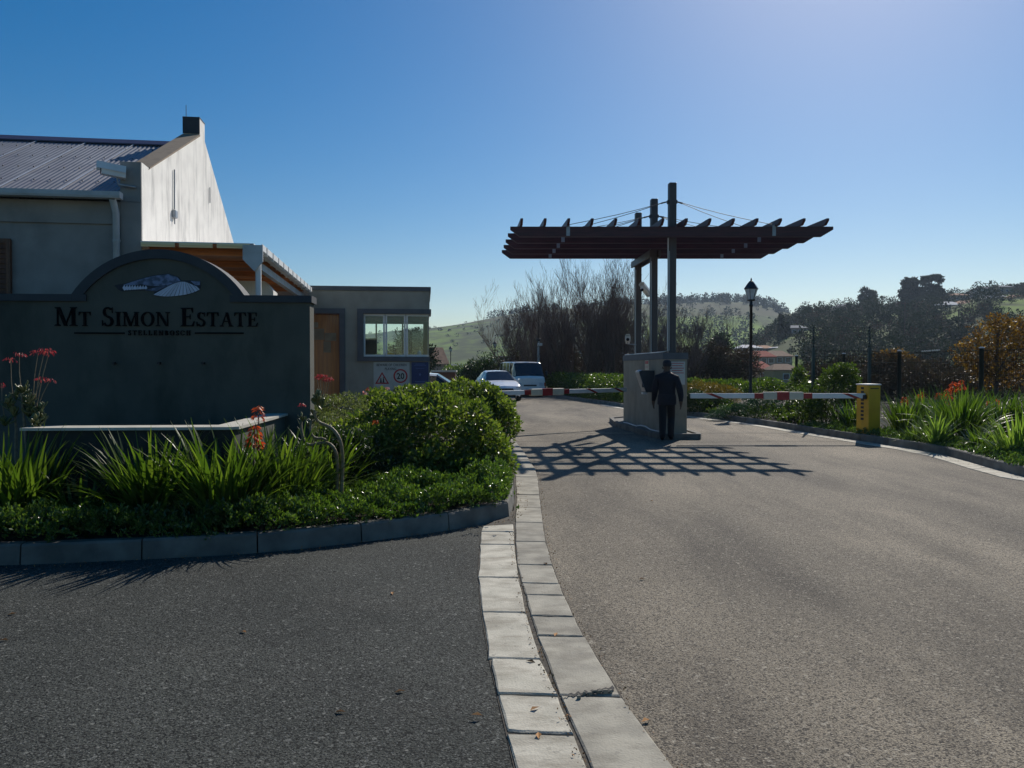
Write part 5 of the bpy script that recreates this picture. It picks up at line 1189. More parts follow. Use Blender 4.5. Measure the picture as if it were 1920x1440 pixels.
# low ground cover along the kerb
def cover(name, line_in, width, hgt, n, size, mat, label, seed, ylim=(0, 99), xlim=(-99, 99), z0=.12, rosette_n=7):
    g = np.random.default_rng(seed); pts = [p for p in line_in if ylim[0] <= p.y <= ylim[1] and xlim[0] <= p.x <= xlim[1]]
    L = np.cumsum([0] + [(b - a).length for a, b in zip(pts, pts[1:])]); X = np.array([[p.x, p.y] for p in pts])
    off = np.array([[p.x, p.y] for p in offset(pts, 1.0)]) - X
    m = n // rosette_n; s = g.uniform(0, L[-1], m); d = g.uniform(.02, 1, m)
    x = np.interp(s, L, X[:, 0]) + np.interp(s, L, off[:, 0]) * d * width; y = np.interp(s, L, X[:, 1]) + np.interp(s, L, off[:, 1]) * d * width
    lump = .72 + .22 * np.sin(s * 2.3 + 1) * np.cos(d * 3 + s) + .16 * np.sin(s * 6.1 + 2 * np.sin(d * 7)) + .12 * np.sin(s * 15 + d * 11)
    prof = np.sqrt(np.clip(1 - (2 * d - 1) ** 4, 0.03, 1)); top = hgt * prof * lump
    z = z0 + top * (1 - np.abs(g.normal(0, .25, m)).clip(0, .95))
    side = np.clip(1 - d * 3, 0, 1); nr = np.stack([-np.interp(s, L, off[:, 0]) * side, -np.interp(s, L, off[:, 1]) * side, np.full(m, .8)], 1)
    c = np.repeat(np.stack([x, y, z], 1), rosette_n, 0) + g.normal(0, .012, (m * rosette_n, 3)); nr = np.repeat(unit(nr), rosette_n, 0)
    o = link_mesh(name, leaf_mesh(name, mat, c, nr, size, .42, up=.25, spread=.75, seed=seed)); tag(o, label, 'ground cover', kind='stuff'); return o
cover('ground_cover', offset(kerbL, .05), .60, .31, 52000, .042, 'leaf_cover', 'low glossy ground cover along the left kerb', 21, ylim=(5.5, 9.5))
cover('ground_cover', offset(kerbL, .5), 1.3, .30, 34000, .042, 'leaf_cover', 'low leafy planting behind the front kerb', 22, ylim=(7.2, 11), xlim=(-2.4, 0))
cover('ground_cover', offset(kerbL, .04), .65, .45, 26000, .04, 'leaf_cover', 'low leafy planting along the lane side kerb', 23, ylim=(8.6, 17.5), xlim=(-1.2, .2))
cover('ground_cover', offset(kerbR, -.03), -.9, .20, 24000, .045, 'leaf_cover', 'low dark planting along the right kerb', 24, ylim=(11, 20), z0=.08)
cover('ground_cover', offset(kerbR, -.05), -1.8, .45, 30000, .06, 'leaf_hedge', 'mixed low planting along the far right kerb', 25, ylim=(20, 45), z0=.08)

# right-side mid shrubs
shrub_px('yellow_grass_shrub', [(1320, 740, .9, .6, .45), (1360, 745, .5, .5, .35)], 29, 6000, .10, 'leaf_yellowish', 'yellow green grassy shrub just right of the cream plinth', z=.05, seed=31, width=.16)
shrub_px('conifer_mound', [(1375, 778, .45, .5, .28), (1345, 783, .35, .4, .2), (1395, 772, .3, .4, .25)], 23.6, 7000, .06, 'leaf_juniper', 'low bright juniper mound under the right boom near the lamp post', z=.08, seed=32, width=.2)
shrub_px('conifer_mound', [(1440, 772, .5, .55, .45), (1470, 785, .35, .4, .26), (1410, 770, .3, .4, .42)], 22.8, 9000, .06, 'leaf_juniper', 'large dark juniper mound below the crash block of the right boom', z=.08, seed=33, width=.2)
shrub_px('leafy_shrub', [(1520, 765, .42, .5, .5), (1560, 740, .45, .5, .55), (1590, 720, .28, .35, .45), (1575, 705, .2, .25, .3), (1605, 745, .3, .35, .35)], 20.2, 8500, .085, 'leaf_hedge', 'tall leafy shrub climbing the fence left of the yellow box', z=.08, seed=34, width=.4, stems=16)
shrub_px('leafy_shrub', [(1500, 775, .5, .5, .35)], 21.6, 4500, .07, 'leaf_dark', 'dark shrub between the juniper mound and the electric fence pole', z=.08, seed=35)
shrub_px('leafy_shrub', [(1430, 735, 1.0, .8, .45), (1500, 740, .8, .8, .4)], 31, 6000, .10, 'leaf_hedge', 'low green shrub behind the lamp post above the right boom', z=0, seed=36)
shrub_px('leafy_shrub', [(1310, 760, .6, .6, .4), (1345, 762, .5, .5, .35)], 25.8, 6000, .08, 'leaf_dark', 'dark shrub right of the cream plinth under the boom', z=.05, seed=37)
shrub_px('young_shrub', [(1497, 718, .25, .25, .4)], 24, 700, .12, 'leaf_hedge', 'thin young shrub reaching above the boom left of the electric pole', z=.05, seed=38, width=.3)
# hedges
def hedge(pa, pb, Y0, Y1, ztop, th_, n, size, mat, label, seed, name='hedge'):
    a = W(pa, 700, Y0); b = W(pb, 700, Y1); m = (a + b) / 2; g = np.random.default_rng(seed); L = (b - a).length; k = max(3, int(L / .9))
    bls = []
    for i in range(k + 1):
        p = a.lerp(b, i / k) - m; bls.append((p.x, p.y, ztop * .52 + g.uniform(-.05, .05), L / k * .8, th_, ztop * .5))
    o = empty(name, (m.x, m.y, 0), 0, label, 'hedge'); p, nr = blob_pts(bls, n, seed, .2, .02, .08); link_mesh('foliage', leaf_mesh('foliage', mat, p, nr, size, .55, seed=seed), o); return o
hedge(1045, 1180, 47, 33.5, 1.28, .7, 20000, .11, 'leaf_hedge', 'clipped green hedge between the white van and the cream plinth', 41)
hedge(1300, 1420, 40, 38, 1.0, .8, 8000, .12, 'leaf_hedge', 'low hedge seen between the plinth and the lamp post', 42)
hedge(800, 915, 60, 66, 1.35, 1.2, 12000, .16, 'leaf_dark', 'dark hedge behind the white car', 43)
hedge(840, 1000, 90, 80, 1.9, 2, 9000, .22, 'leaf_hedge', 'far green hedge left of the bare trees', 44)
shrub_px('leafy_shrub', [(900, 702, 1.1, 1, .8), (880, 706, .8, 1, .6)], 52, 6000, .14, 'leaf_dark', 'round dark shrub behind the left side of the white car', z=0, seed=45)

# ------------------------------------------------------------------ bare trees
def bare_tree(px, Y, h, n_stem, fan, label, mat='bare_twig', seed=0, name='bare_tree', group=None, base_r=.045, rad=.3, dens=1.0):
    g = random.Random(seed); p = W(px, 700, Y); o = empty(name, (p.x, Y, -.05), 0, label, 'tree', group)
    seg_v = []; seg = [0]
    tr = MB(); tw_ = MB()
    def grow(mb, pos, d, L, r, lvl):
        n = 4 if lvl < 2 else 3; pts = [pos]; rs = [r]; cur = pos; dd = d
        for i in range(n):
            dd = (dd + Vector((g.gauss(0, .10), g.gauss(0, .10), .05 + .05 * lvl))).normalized(); cur = cur + dd * (L / n); pts.append(cur); rs.append(max(.0045, r * (1 - .72 * (i + 1) / n)))
        (tr if lvl == 0 else tw_).tube(pts, rs, 5 if lvl == 0 else 3, False, False)
        if lvl >= 3: return
        k = int({0: 10, 1: 7, 2: 4}[lvl] * dens)
        for j in range(k):
            t = g.uniform(.18 if lvl == 0 else .15, .98); i = min(n - 1, int(t * n)); q = pts[i].lerp(pts[i + 1], t * n - i)
            a = g.uniform(0, 6.283); sd = Vector((math.cos(a), math.sin(a), 0)); nd = (dd * .8 + sd * g.uniform(.25, .75) + Vector((0, 0, .18))).normalized()
            grow(mb, q, nd, L * g.uniform(.32, .55) * (1.0 if lvl else .9), max(.005, rs[i] * .42), lvl + 1)
    for s_ in range(n_stem):
        a = g.uniform(0, 6.283); r = rad * math.sqrt(g.random()); tl_ = R(g.uniform(0, fan)); 
        d = Vector((math.sin(tl_) * math.cos(a), math.sin(tl_) * math.sin(a), math.cos(tl_))); hh = h * g.uniform(.62, 1.0) * (math.cos(tl_) ** .6) * .86
        grow(tr, Vector((r * math.cos(a), r * math.sin(a), 0)), d, hh * .86, base_r * g.uniform(.6, 1), 0)
    tr.build('trunk', 'bark', o); tw_.build('crown', mat, o); return o
GB = 'bare winter trees behind the gate'
bare_tree(1020, 50, 8.4, 24, 40, 'bare leafless bushy tree, leftmost behind the white van', seed=1, group=GB, rad=.8)
bare_tree(1085, 48, 9.1, 26, 32, 'bare leafless bushy tree in the middle under the pergola left half', seed=2, group=GB, rad=.9)
bare_tree(1150, 47, 8.5, 24, 24, 'bare leafless bushy tree just left of the pergola posts', seed=3, group=GB, rad=.9)
bare_tree(992, 54, 6.8, 14, 34, 'low spreading bare tree above the white car', seed=4, group=GB, rad=.6)
bare_tree(1200, 48, 6.6, 12, 18, 'bare tree seen between the pergola posts', 'bare_twig_grey', seed=5, group=GB, rad=.8)
bare_tree(1240, 50, 6.0, 10, 20, 'bare tree directly behind the nearest pergola post', 'bare_twig_grey', seed=6, group=GB, rad=.8)
bare_tree(1285, 52, 6.2, 10, 20, 'thin grey bare tree right of the pergola posts', 'bare_twig_grey', seed=7, group=GB, rad=.9)
bare_tree(1325, 56, 5.8, 9, 22, 'rightmost thin grey bare tree before the lamp post', 'bare_twig_grey', seed=9, group=GB, rad=.9)
# brown thicket below the bare trees and dark evergreens
def thicket(name, px0, px1, Y, z1, n, size, mat, label, seed, cat='thicket'):
    g = np.random.default_rng(seed); a = W(px0, 700, Y); b = W(px1, 700, Y); k = max(3, int((b.x - a.x) / 1.6)); bls = []
    for i in range(k + 1): bls.append((a.x + (b.x - a.x) * i / k + g.uniform(-.4, .4), Y + g.uniform(-1, 1), z1 * g.uniform(.3, .5), 1.3, 1.2, z1 * g.uniform(.38, .55)))
    p, nr = blob_pts(bls, n, seed, .35, 0, .2); o = link_mesh(name, leaf_mesh(name, mat, p, nr, size, .25, seed=seed, spread=1.2)); tag(o, label, cat, kind='stuff'); return o
thicket('thicket', 950, 1210, 52, 3.4, 20000, .20, 'leaf_scrub', 'brown dense undergrowth beneath the bare trees', 51)
thicket('thicket', 1200, 1390, 54, 3.6, 20000, .22, 'leaf_scrub', 'brown undergrowth right of the pergola posts', 52)
thicket('thicket', 930, 1180, 60, 3.2, 12000, .28, 'leaf_dark', 'dark evergreen scrub behind the bare trees', 53)
thicket('thicket', 1540, 1920, 48, 2.6, 30000, .20, 'leaf_scrub', 'brown scrub beyond the mesh fence', 54)
thicket('thicket', 1640, 1960, 36, 1.8, 20000, .16, 'leaf_scrub', 'dry scrub right behind the mesh fence', 55)

# ------------------------------------------------------------------ leafy trees
def leafy_tree(name, base, h, blobs, n, size, mat, label, cat='tree', group=None, seed=0, trunk_r=.2, limbs=5, trunk_mat='bark', lump=.18):
    """blobs: list of (dx,dy,z,rx,ry,rz) in metres relative to the base"""
    o = empty(name, base, 0, label, cat, group); g = random.Random(seed)
    p, nr = blob_pts(blobs, n, seed, .35, .05, lump)
    link_mesh('crown', leaf_mesh('crown', mat, p, nr, size, .6, seed=seed, spread=1.0), o)
    m = MB(); m.tube([(0, 0, -.3), (g.uniform(-.1, .1), 0, h * .35), (g.uniform(-.2, .2), 0, h * .75)], [trunk_r, trunk_r * .75, trunk_r * .4], 8)
    for b in blobs[:limbs * 2]: m.tube([(0, 0, h * .3), (b[0] * .5, b[1] * .5, h * .3 + (b[2] - h * .3) * .6), (b[0], b[1], b[2])], [trunk_r * .5, trunk_r * .35, trunk_r * .15], 5)
    m.build('trunk', trunk_mat, o); return o
# autumn trees behind the fence
b_ = W(1868, 700, 31); mpx_ = 31 / F
leafy_tree('autumn_tree', (b_.x, 31, 0), 4, [(0, 0, 2.7, 1.0, 1, .9), (.9, 0, 2.9, .9, 1, .8), (-.8, .2, 2.2, .75, .8, .7), (.3, .3, 1.6, 1.1, 1, .8), (-.5, -.2, 1.4, .6, .7, .4), (1.9, 0, 2.4, 1, 1, 1.2), (-1.3, 0, 1.9, .35, .4, .25), (.1, 0, 3.4, .5, .5, .4)], 8500, .11, 'leaf_autumn', 'golden orange autumn tree behind the fence at the right edge', seed=61, trunk_r=.1)
b_ = W(1672, 700, 60); leafy_tree('autumn_tree', (b_.x, 60, 0), 4, [(0, 0, 2.1, 1.5, 1.2, .9), (1.1, 0, 1.9, 1.0, 1, .7), (-1.0, 0, 1.8, .9, 1, .7)], 3500, .2, 'leaf_autumn', 'broad rusty autumn tree in the distance above the fence, left of the pale stones', seed=62, trunk_r=.15)
b_ = W(1348, 700, 70); leafy_tree('evergreen_tree', (b_.x, 70, -.2), 5, [(0, 0, 2.4, 1.5, 1.3, 1.9), (0.2, 0, 3.8, .8, .8, 1.1), (.9, 0, 1.4, 1.1, 1, 1.2)], 6000, .28, 'leaf_dark', 'dark green conical tree left of the tall lamp post', seed=63)
# tree and houses behind the guardhouse window
b_ = W(770, 700, 75); leafy_tree('evergreen_tree', (b_.x, 75, -.3), 6, [(0, 0, 3.6, 1.9, 1.6, 1.9), (-1.5, 0, 2.4, 1.5, 1.5, 1.3), (1.3, 0, 2.6, 1.4, 1.4, 1.4), (.4, 0, 4.9, .8, .8, .7), (-2.6, 0, 1.6, 1.2, 1.2, 1.0)], 9000, .26, 'leaf_far', 'round dark tree seen through the guardhouse window', seed=64)
b_ = W(683, 700, 70); leafy_tree('evergreen_tree', (b_.x, 70, -.2), 4, [(0, 0, 2.2, 1.5, 1.4, 1.6), (.8, 0, 1.4, 1, 1, .9)], 4000, .25, 'leaf_far', 'small dark tree at the left of the guardhouse window view', seed=65)
b_ = W(815, 700, 120); leafy_tree('evergreen_tree', (b_.x, 120, -1.3), 5, [(0, 0, 3.0, 1.9, 1.8, 2.0), (1.4, 0, 2.2, 1.4, 1.4, 1.6), (-1.7, 0, 2.4, 1.7, 1.4, 1.6)], 6000, .35, 'leaf_far', 'dark tree just right of the guardhouse corner against the green hill', seed=66)

# far woods as masses
def tree_mass(name, samples, n_leaf, leaf, mat, label, seed, hgt=(3, 7), slim=.45):
    g = np.random.default_rng(seed); P_ = []; N_ = []
    for (x, y, z) in samples:
        h = g.uniform(*hgt); w = h * g.uniform(slim * .7, slim * 1.2); k = n_leaf; u = unit(g.normal(0, 1, (k, 3))); r = 1 - np.abs(g.normal(0, .25, k)).clip(0, .9)
        P_.append(np.array([x, y, z + h * .5]) + u * np.array([w, w, h * .52]) * r[:, None]); N_.append(u)
    P_ = np.concatenate(P_); N_ = np.concatenate(N_); o = link_mesh(name, leaf_mesh(name, mat, P_, N_, leaf, .7, seed=seed, spread=.8)); tag(o, label, 'wood', kind='stuff'); return o
def smp(n, fx, fy, seed, zfn=terr, avoid=None):
    g = random.Random(seed); out = []
    while len(out) < n:
        px = g.uniform(*fx); Y = g.uniform(*fy) if not callable(fy) else fy(px, g)
        if avoid and avoid(px, Y): continue
        out.append(((px - 960) / F * Y, Y, zfn(px, Y) - .3))
    return out
# right hill wood
def vgap(px, Y): return 1380 < px < 1545 and Y < 175
HP_ = [(1500, 250, 34), (1585, 350, 32), (1683, 355, 30), (1786, 300, 26), (1818, 300, 24), (1878, 300, 36), (1855, 345, 34), (1885, 350, 30), (1915, 290, 26), (1795, 350, 24)]
def field_gap(px, Y): return (1385 < px < 1500 and Y < 236) or any(abs(px - a) < w_ and Y < b + 8 and Y > b - 34 for a, b, w_ in HP_) or (1645 < px < 1700 and 215 < Y < 240) or (1870 < px < 2000 and 205 < Y < 262) or (1775 < px < 1812 and 215 < Y < 250)
tree_mass('hill_wood', smp(250, (1400, 1990), (150, 385), 71, nearhill, field_gap), 260, .62, 'leaf_far', 'dark tree cover on the right hillside', 71, (2.2, 8))
tree_mass('hill_wood', smp(110, (1400, 1990), (150, 385), 72, nearhill, field_gap), 150, .6, 'leaf_far_brown', 'brownish tree cover on the right hillside', 72, (3, 5.5))
tree_mass('hill_wood', smp(280, (1390, 1990), (160, 380), 171, nearhill, lambda p, y: (1870 < p < 2000 and 205 < y < 262) or (1775 < p < 1812 and 215 < y < 250)), 90, .5, 'leaf_far', 'low bushes and hedges on the right hillside', 171, (1.2, 2.8), .9)
tree_mass('valley_wood', smp(150, (1340, 1990), (95, 150), 73, lambda p, y: -.1 - 1.3 * min(1, max(0, (y - 62) / 60)), vgap), 170, .42, 'leaf_far', 'dark garden trees in the valley below the right hill', 73, (2, 3.8))
tree_mass('valley_wood', smp(110, (1340, 1990), (80, 150), 74, lambda p, y: -.1 - 1.3 * min(1, max(0, (y - 62) / 60)), vgap), 140, .4, 'leaf_far_brown', 'brownish garden trees in the valley', 74, (1.6, 3.2))
tree_mass('valley_wood', smp(160, (560, 1340), (150, 330), 75, lambda p, y: -.1 - 1.3 * min(1, max(0, (y - 62) / 60))), 160, .7, 'leaf_far', 'tree belt at the foot of the green hill', 75, (2.2, 4.6))
# far crest conifers and scattered bushes on the green hill
tree_mass('crest_pines', smp(210, (905, 1480), lambda px, g: 900 + g.uniform(-25, 15), 76, farhill), 60, 1.7, 'leaf_far', 'line of small pines along the crest of the green hill', 76, (6, 12), .28)
tree_mass('crest_pines', smp(120, (1230, 1470), lambda px, g: 800 + g.uniform(-90, 80), 77, farhill), 60, 1.7, 'leaf_far', 'pine plantation on the far hill right of the pergola', 77, (6, 11), .3)
tree_mass('hill_scrub', smp(300, (640, 1480), lambda px, g: g.uniform(400, 860), 78, farhill), 30, .9, 'leaf_far', 'scattered bushes on the green hill', 78, (1.0, 3.0), .8)
tree_mass('hill_scrub', smp(120, (950, 1480), lambda px, g: g.uniform(400, 640), 79, farhill), 90, 1.4, 'leaf_far', 'wooded lower slope of the green hill', 79, (5, 9), .6)

# skyline individuals on the right hill
def px_tree(name, px, ybase, ytop, Y, shapes, n, size, mat, label, seed, group=None, tr=.35, lump=.25):
    b = W(px, ybase, Y); t = W(px, ytop, Y); h = t.z - b.z; k = Y / F
    bl_ = [((x - px) * k, dy, (W(px, y, Y).z - b.z), rx * k, rx * k, rz * k) for x, y, rx, rz, dy in shapes]
    return leafy_tree(name, (b.x, Y, b.z), h, bl_, n, size, mat, label, group=group, seed=seed, trunk_r=tr, lump=lump)
GE = 'tall eucalyptus trees on the right skyline'
px_tree('eucalyptus_tree', 1628, 582, 540, 360, [(1621, 546, 7, 6, 0), (1618, 560, 8, 8, 0), (1634, 552, 9, 7, 0), (1629, 566, 13, 9, 0), (1638, 566, 7, 6, 0), (1625, 578, 9, 7, 0)], 2200, 1.1, 'leaf_far', 'lone eucalyptus on the skyline, leftmost of the tall trees', 81, GE)
px_tree('eucalyptus_tree', 1706, 600, 522, 340, [(1698, 530, 7, 7, 0), (1711, 529, 9, 7, 0), (1706, 545, 16, 11, 0), (1694, 553, 9, 9, 0), (1700, 567, 12, 9, 0), (1716, 560, 12, 10, 0), (1726, 548, 8, 7, 0)], 4200, 1.1, 'leaf_far', 'tall eucalyptus on the skyline, left of the flat topped one', 82, GE)
px_tree('eucalyptus_tree', 1748, 600, 516, 335, [(1740, 523, 11, 4.5, 0), (1754, 521, 10, 4.5, 0), (1762, 527, 5, 4, 0), (1731, 530, 6, 4, 0), (1742, 538, 9, 5, 0), (1755, 539, 7, 4, 0), (1728, 546, 7, 6, 0), (1742, 552, 9, 6, 0)], 3200, 1.0, 'leaf_far', 'flat topped eucalyptus, tallest tree on the right skyline', 83, GE)
px_tree('evergreen_tree', 1757, 600, 542, 325, [(1757, 556, 15, 13, 0), (1748, 570, 14, 12, 0), (1765, 572, 12, 13, 0), (1757, 588, 17, 12, 0)], 5000, 1.1, 'leaf_far', 'dense dark rounded tree right of the flat topped eucalyptus', 84)
px_tree('cypress_tree', 1464, 650, 588, 250, [(1464, 605, 3.5, 16, 0), (1464, 625, 4.5, 22, 0)], 1200, .8, 'leaf_far', 'slim dark cypress on the hillside right of the lamp post', 85, tr=.2, lump=.08)
px_tree('cypress_tree', 1476, 650, 600, 250, [(1476, 617, 3, 12, 0), (1476, 632, 4, 16, 0)], 900, .8, 'leaf_far', 'shorter slim cypress beside the taller cypress', 86, tr=.2, lump=.08)
TL = ['leftmost small round tree where the right hill skyline begins', 'brown rounded tree, second on the skyline from the valley dip', 'narrow brown tree, third on the skyline from the valley dip', 'brown bush on the skyline midway between valley dip and lone eucalyptus', 'brownish tree on the skyline closing in on the lone eucalyptus', 'small tree touching the left side of the lone eucalyptus', 'low dark tree on the skyline just right of the small palm', 'low dark tree on the skyline at the left foot of the tall eucalyptus', 'small dark tree just right of the dense dark tree on the crest', 'dark rounded tree midway between the dense tree and the taller palm', 'brownish tree left of the taller palm', 'dark tree on the crest between the two grey houses', 'rightmost small tree on the crest at the photo edge']
for i, (px, yb, yt, w_, mt) in enumerate(((1514, 590, 578, 5, 'leaf_far'), (1535, 592, 577, 8, 'leaf_far_brown'), (1552, 590, 574, 7, 'leaf_far_brown'), (1574, 590, 574, 9, 'leaf_far_brown'), (1590, 588, 570, 9, 'leaf_far_brown'), (1608, 590, 572, 8, 'leaf_far'), (1660, 590, 570, 10, 'leaf_far'), (1680, 592, 571, 9, 'leaf_far'), (1782, 575, 556, 9, 'leaf_far'), (1800, 572, 552, 10, 'leaf_far'), (1815, 566, 548, 9, 'leaf_far_brown'), (1895, 548, 534, 9, 'leaf_far'), (1912, 548, 532, 9, 'leaf_far'))):
    px_tree('hill_tree', px, yb, yt, 372, [(px, (yb + yt) / 2, w_, (yb - yt) * .5, 0), (px + w_ * .5, (yb + yt) / 2 + 3, w_ * .8, (yb - yt) * .4, 0)], 700, 1.0, mt, TL[i], 90 + i, 'small trees on the right skyline')
def palm(px, yb, yt, Y, label, seed):
    b = W(px, yb, Y); t = W(px, yt, Y); h = t.z - b.z; o = empty('palm_tree', (b.x, Y, b.z), 0, label, 'palm tree', 'palm trees on the right skyline'); g = random.Random(seed)
    MB().tube([(0, 0, -.5), (0, 0, h * .8)], [.35, .25], 7).build('trunk', 'bark', o); m = MB()
    for i in range(34):
        a = g.uniform(0, 6.28); e = g.uniform(-.5, 1.3); L = h * .22 + 1.2; d = Vector((math.cos(a) * math.cos(e), math.sin(a) * math.cos(e), math.sin(e))); s_ = Vector((-math.sin(a), math.cos(a), 0)) * .22
        p0 = Vector((0, 0, h * .8)); p1 = p0 + d * L * .55; p2 = p0 + d * L - Vector((0, 0, L * .25)); m.add([p0, p1 + s_, p2, p1 - s_], [(0, 1, 2, 3)])
    m.build('crown', 'leaf_far', o)
palm(1654, 580, 555, 365, 'small palm on the skyline right of the lone eucalyptus', 1)
palm(1836, 580, 536, 340, 'taller palm on the skyline near the right edge', 2)
# utility poles on hillside
def upole(px, yb, yt, Y, label):
    b = W(px, yb, Y); t = W(px, yt, Y); o = empty('utility_pole', (b.x, Y, b.z), 0, label, 'pole', 'utility poles on the right hillside'); h = t.z - b.z
    MB().tube([(0, 0, 0), (0, 0, h)], .14, 6).build('pole', 'bark', o); MB().box(-.8, .8, -.06, .06, h - .5, h - .38).build('crossarm', 'bark', o)
upole(1696, 632, 566, 200, 'wooden utility pole below the left eucalyptus pair'); upole(1797, 615, 580, 210, 'wooden utility pole beside the green field patch')
# houses
def house(px, yb, Y, w, d, h, rh, wall, roof, label, rz=0.0, hip=True, group=None, nwin=2, z=None):
    b = W(px, yb, Y); o = empty('house', (b.x, Y, b.z if z is None else z), rz, label, 'house', group)
    MB().box(-w / 2, w / 2, 0, d, -1.5, h).build('wall', wall, o)
    e = .35; m = MB(); x0, x1, y0, y1 = -w / 2 - e, w / 2 + e, -e, d + e; ym = (y0 + y1) / 2
    hx = min(w * .3, d * .5) if hip else 0.0
    v = [(x0, y0, h), (x1, y0, h), (x1, y1, h), (x0, y1, h), (x0 + hx, ym, h + rh), (x1 - hx, ym, h + rh), (x0, y0, h - .12), (x1, y0, h - .12), (x1, y1, h - .12), (x0, y1, h - .12)]
    m.add(v, [(0, 1, 5, 4), (2, 3, 4, 5), (1, 2, 5), (3, 0, 4), (6, 7, 1, 0), (7, 8, 2, 1), (8, 9, 3, 2), (9, 6, 0, 3), (9, 8, 7, 6)]).build('roof', roof, o)
    for i in range(nwin):
        x = -w / 2 + w * (i + .5) / nwin; wm = MB().box(x - .55, x + .55, -.05, -.01, h * .35, h * .35 + 1.05).build('window', 'white_paint', o); MB().box(x - .47, x + .47, -.06, -.051, h * .35 + .08, h * .35 + .97).build('pane', 'window_dark', wm)
    return o
house(1474, 722, 130, 4.2, 5, 2.6, 1.0, 'house_yellow', 'tile_brown', 'small yellow house with brown hipped roof beyond the right boom', nwin=1, z=-1.3)
house(1507, 722, 133, 3.8, 4, 2.1, .3, 'house_tan', 'roof_grey', 'low flat roofed extension right of the small yellow house', hip=False, nwin=1, z=-1.3)
house(1430, 718, 140, 4.2, 7, 2.8, 1.4, 'house_yellow', 'tile_red', 'yellow house with dark red roof right behind the lamp post', R(20), hip=False, nwin=1, z=-1.3)
GH_ = 'distant houses on the right hillside'
for (px, yb, Y, w, h, rh, wl, rf, lb) in (
    (1410, 666, 230, 6.0, 2.2, 1.0, 'house_pink', 'roof_pale', 'distant house with pale sunlit roof left of the cypress foot'),
    (1437, 667, 230, 5, 2.2, 1.0, 'house_tan', 'tile_orange', 'distant house with orange roof between pale roofed neighbours'),
    (1480, 666, 225, 8, 2.2, .4, 'house_tan', 'roof_pale', 'long distant building with pale flat roof'),
    (1432, 688, 150, 4.2, 2.0, 1.2, 'house_tan', 'tile_red', 'house with bright red roof above the small yellow house'),
    (1462, 686, 160, 5, 2.0, 1.2, 'house_tan', 'tile_brown', 'brown roofed house right of the bright red roof'),
    (1500, 630, 250, 6, 2.6, 1.0, 'house_pink', 'roof_grey', 'pinkish house with grey roof right of the cypresses'),
    (1585, 588, 350, 9, 3, 1.5, 'house_tan', 'roof_grey', 'grey roofed house below the skyline left of the lone eucalyptus'),
    (1683, 586, 355, 8, 3, 1.5, 'house_tan', 'roof_grey', 'grey roofed house between palm and eucalyptus'),
    (1786, 586, 300, 9, 3.0, 1.5, 'house_tan', 'roof_pale', 'house with bright white roof right of the dense dark tree'),
    (1818, 584, 300, 8, 3.0, 1.5, 'house_pink', 'tile_orange', 'house with pinkish roof right of the white roofed one'),
    (1878, 576, 300, 12, 3.0, 1.9, 'house_tan', 'roof_pale', 'long house with cream sunlit roof above the autumn tree'),
    (1855, 556, 345, 9, 3.6, 1.2, 'house_white', 'roof_grey', 'pale two storey house on the crest right of the tall palm'),
    (1888, 552, 350, 7, 3.4, 1.0, 'house_tan', 'roof_grey', 'flat grey house on the crest near the right edge'),
    (1915, 574, 290, 9, 3.0, 1.5, 'house_tan', 'tile_orange', 'orange roofed house cut by the right edge of the photo'),
    (1795, 566, 350, 10, 3.0, 1.2, 'house_tan', 'tile_orange', 'tan house half hidden behind the crest trees')):
    house(px, yb, Y, w, 7, h, rh, wl, rf, lb, R(random.uniform(-8, 8)), group=GH_, nwin=3)
house(868, 686, 150, 10, 6, 2.6, 1.2, 'house_tan', 'roof_grey', 'low grey roofed farm building beyond the hedge left of the bare trees', z=-1.4)
house(945, 690, 120, 10, 6, 3.2, 1.6, 'house_tan', 'roof_grey', 'long shed roof left behind the bare trees', R(-15), z=-1.3)
house(806, 690, 110, 5, 5, 3.4, 2.4, 'house_pink', 'tile_orange', 'pink roofed house seen through the guardhouse corner window', R(25), hip=False, z=-1.2)
# small cream wall pier left of the far hedge
w_ = W(832, 710, 34); pw = empty('gate_pier', (w_.x, 34, 0), 0, 'brown gate pier with pale cap behind the guardhouse', 'pier')
MB().box(-.5, .5, 0, .5, 0, 1.42).build('shaft', 'timber_shutter', pw); MB().box(-.56, .56, -.06, .56, 1.421, 1.50).build('cap', 'basin_cap', pw)

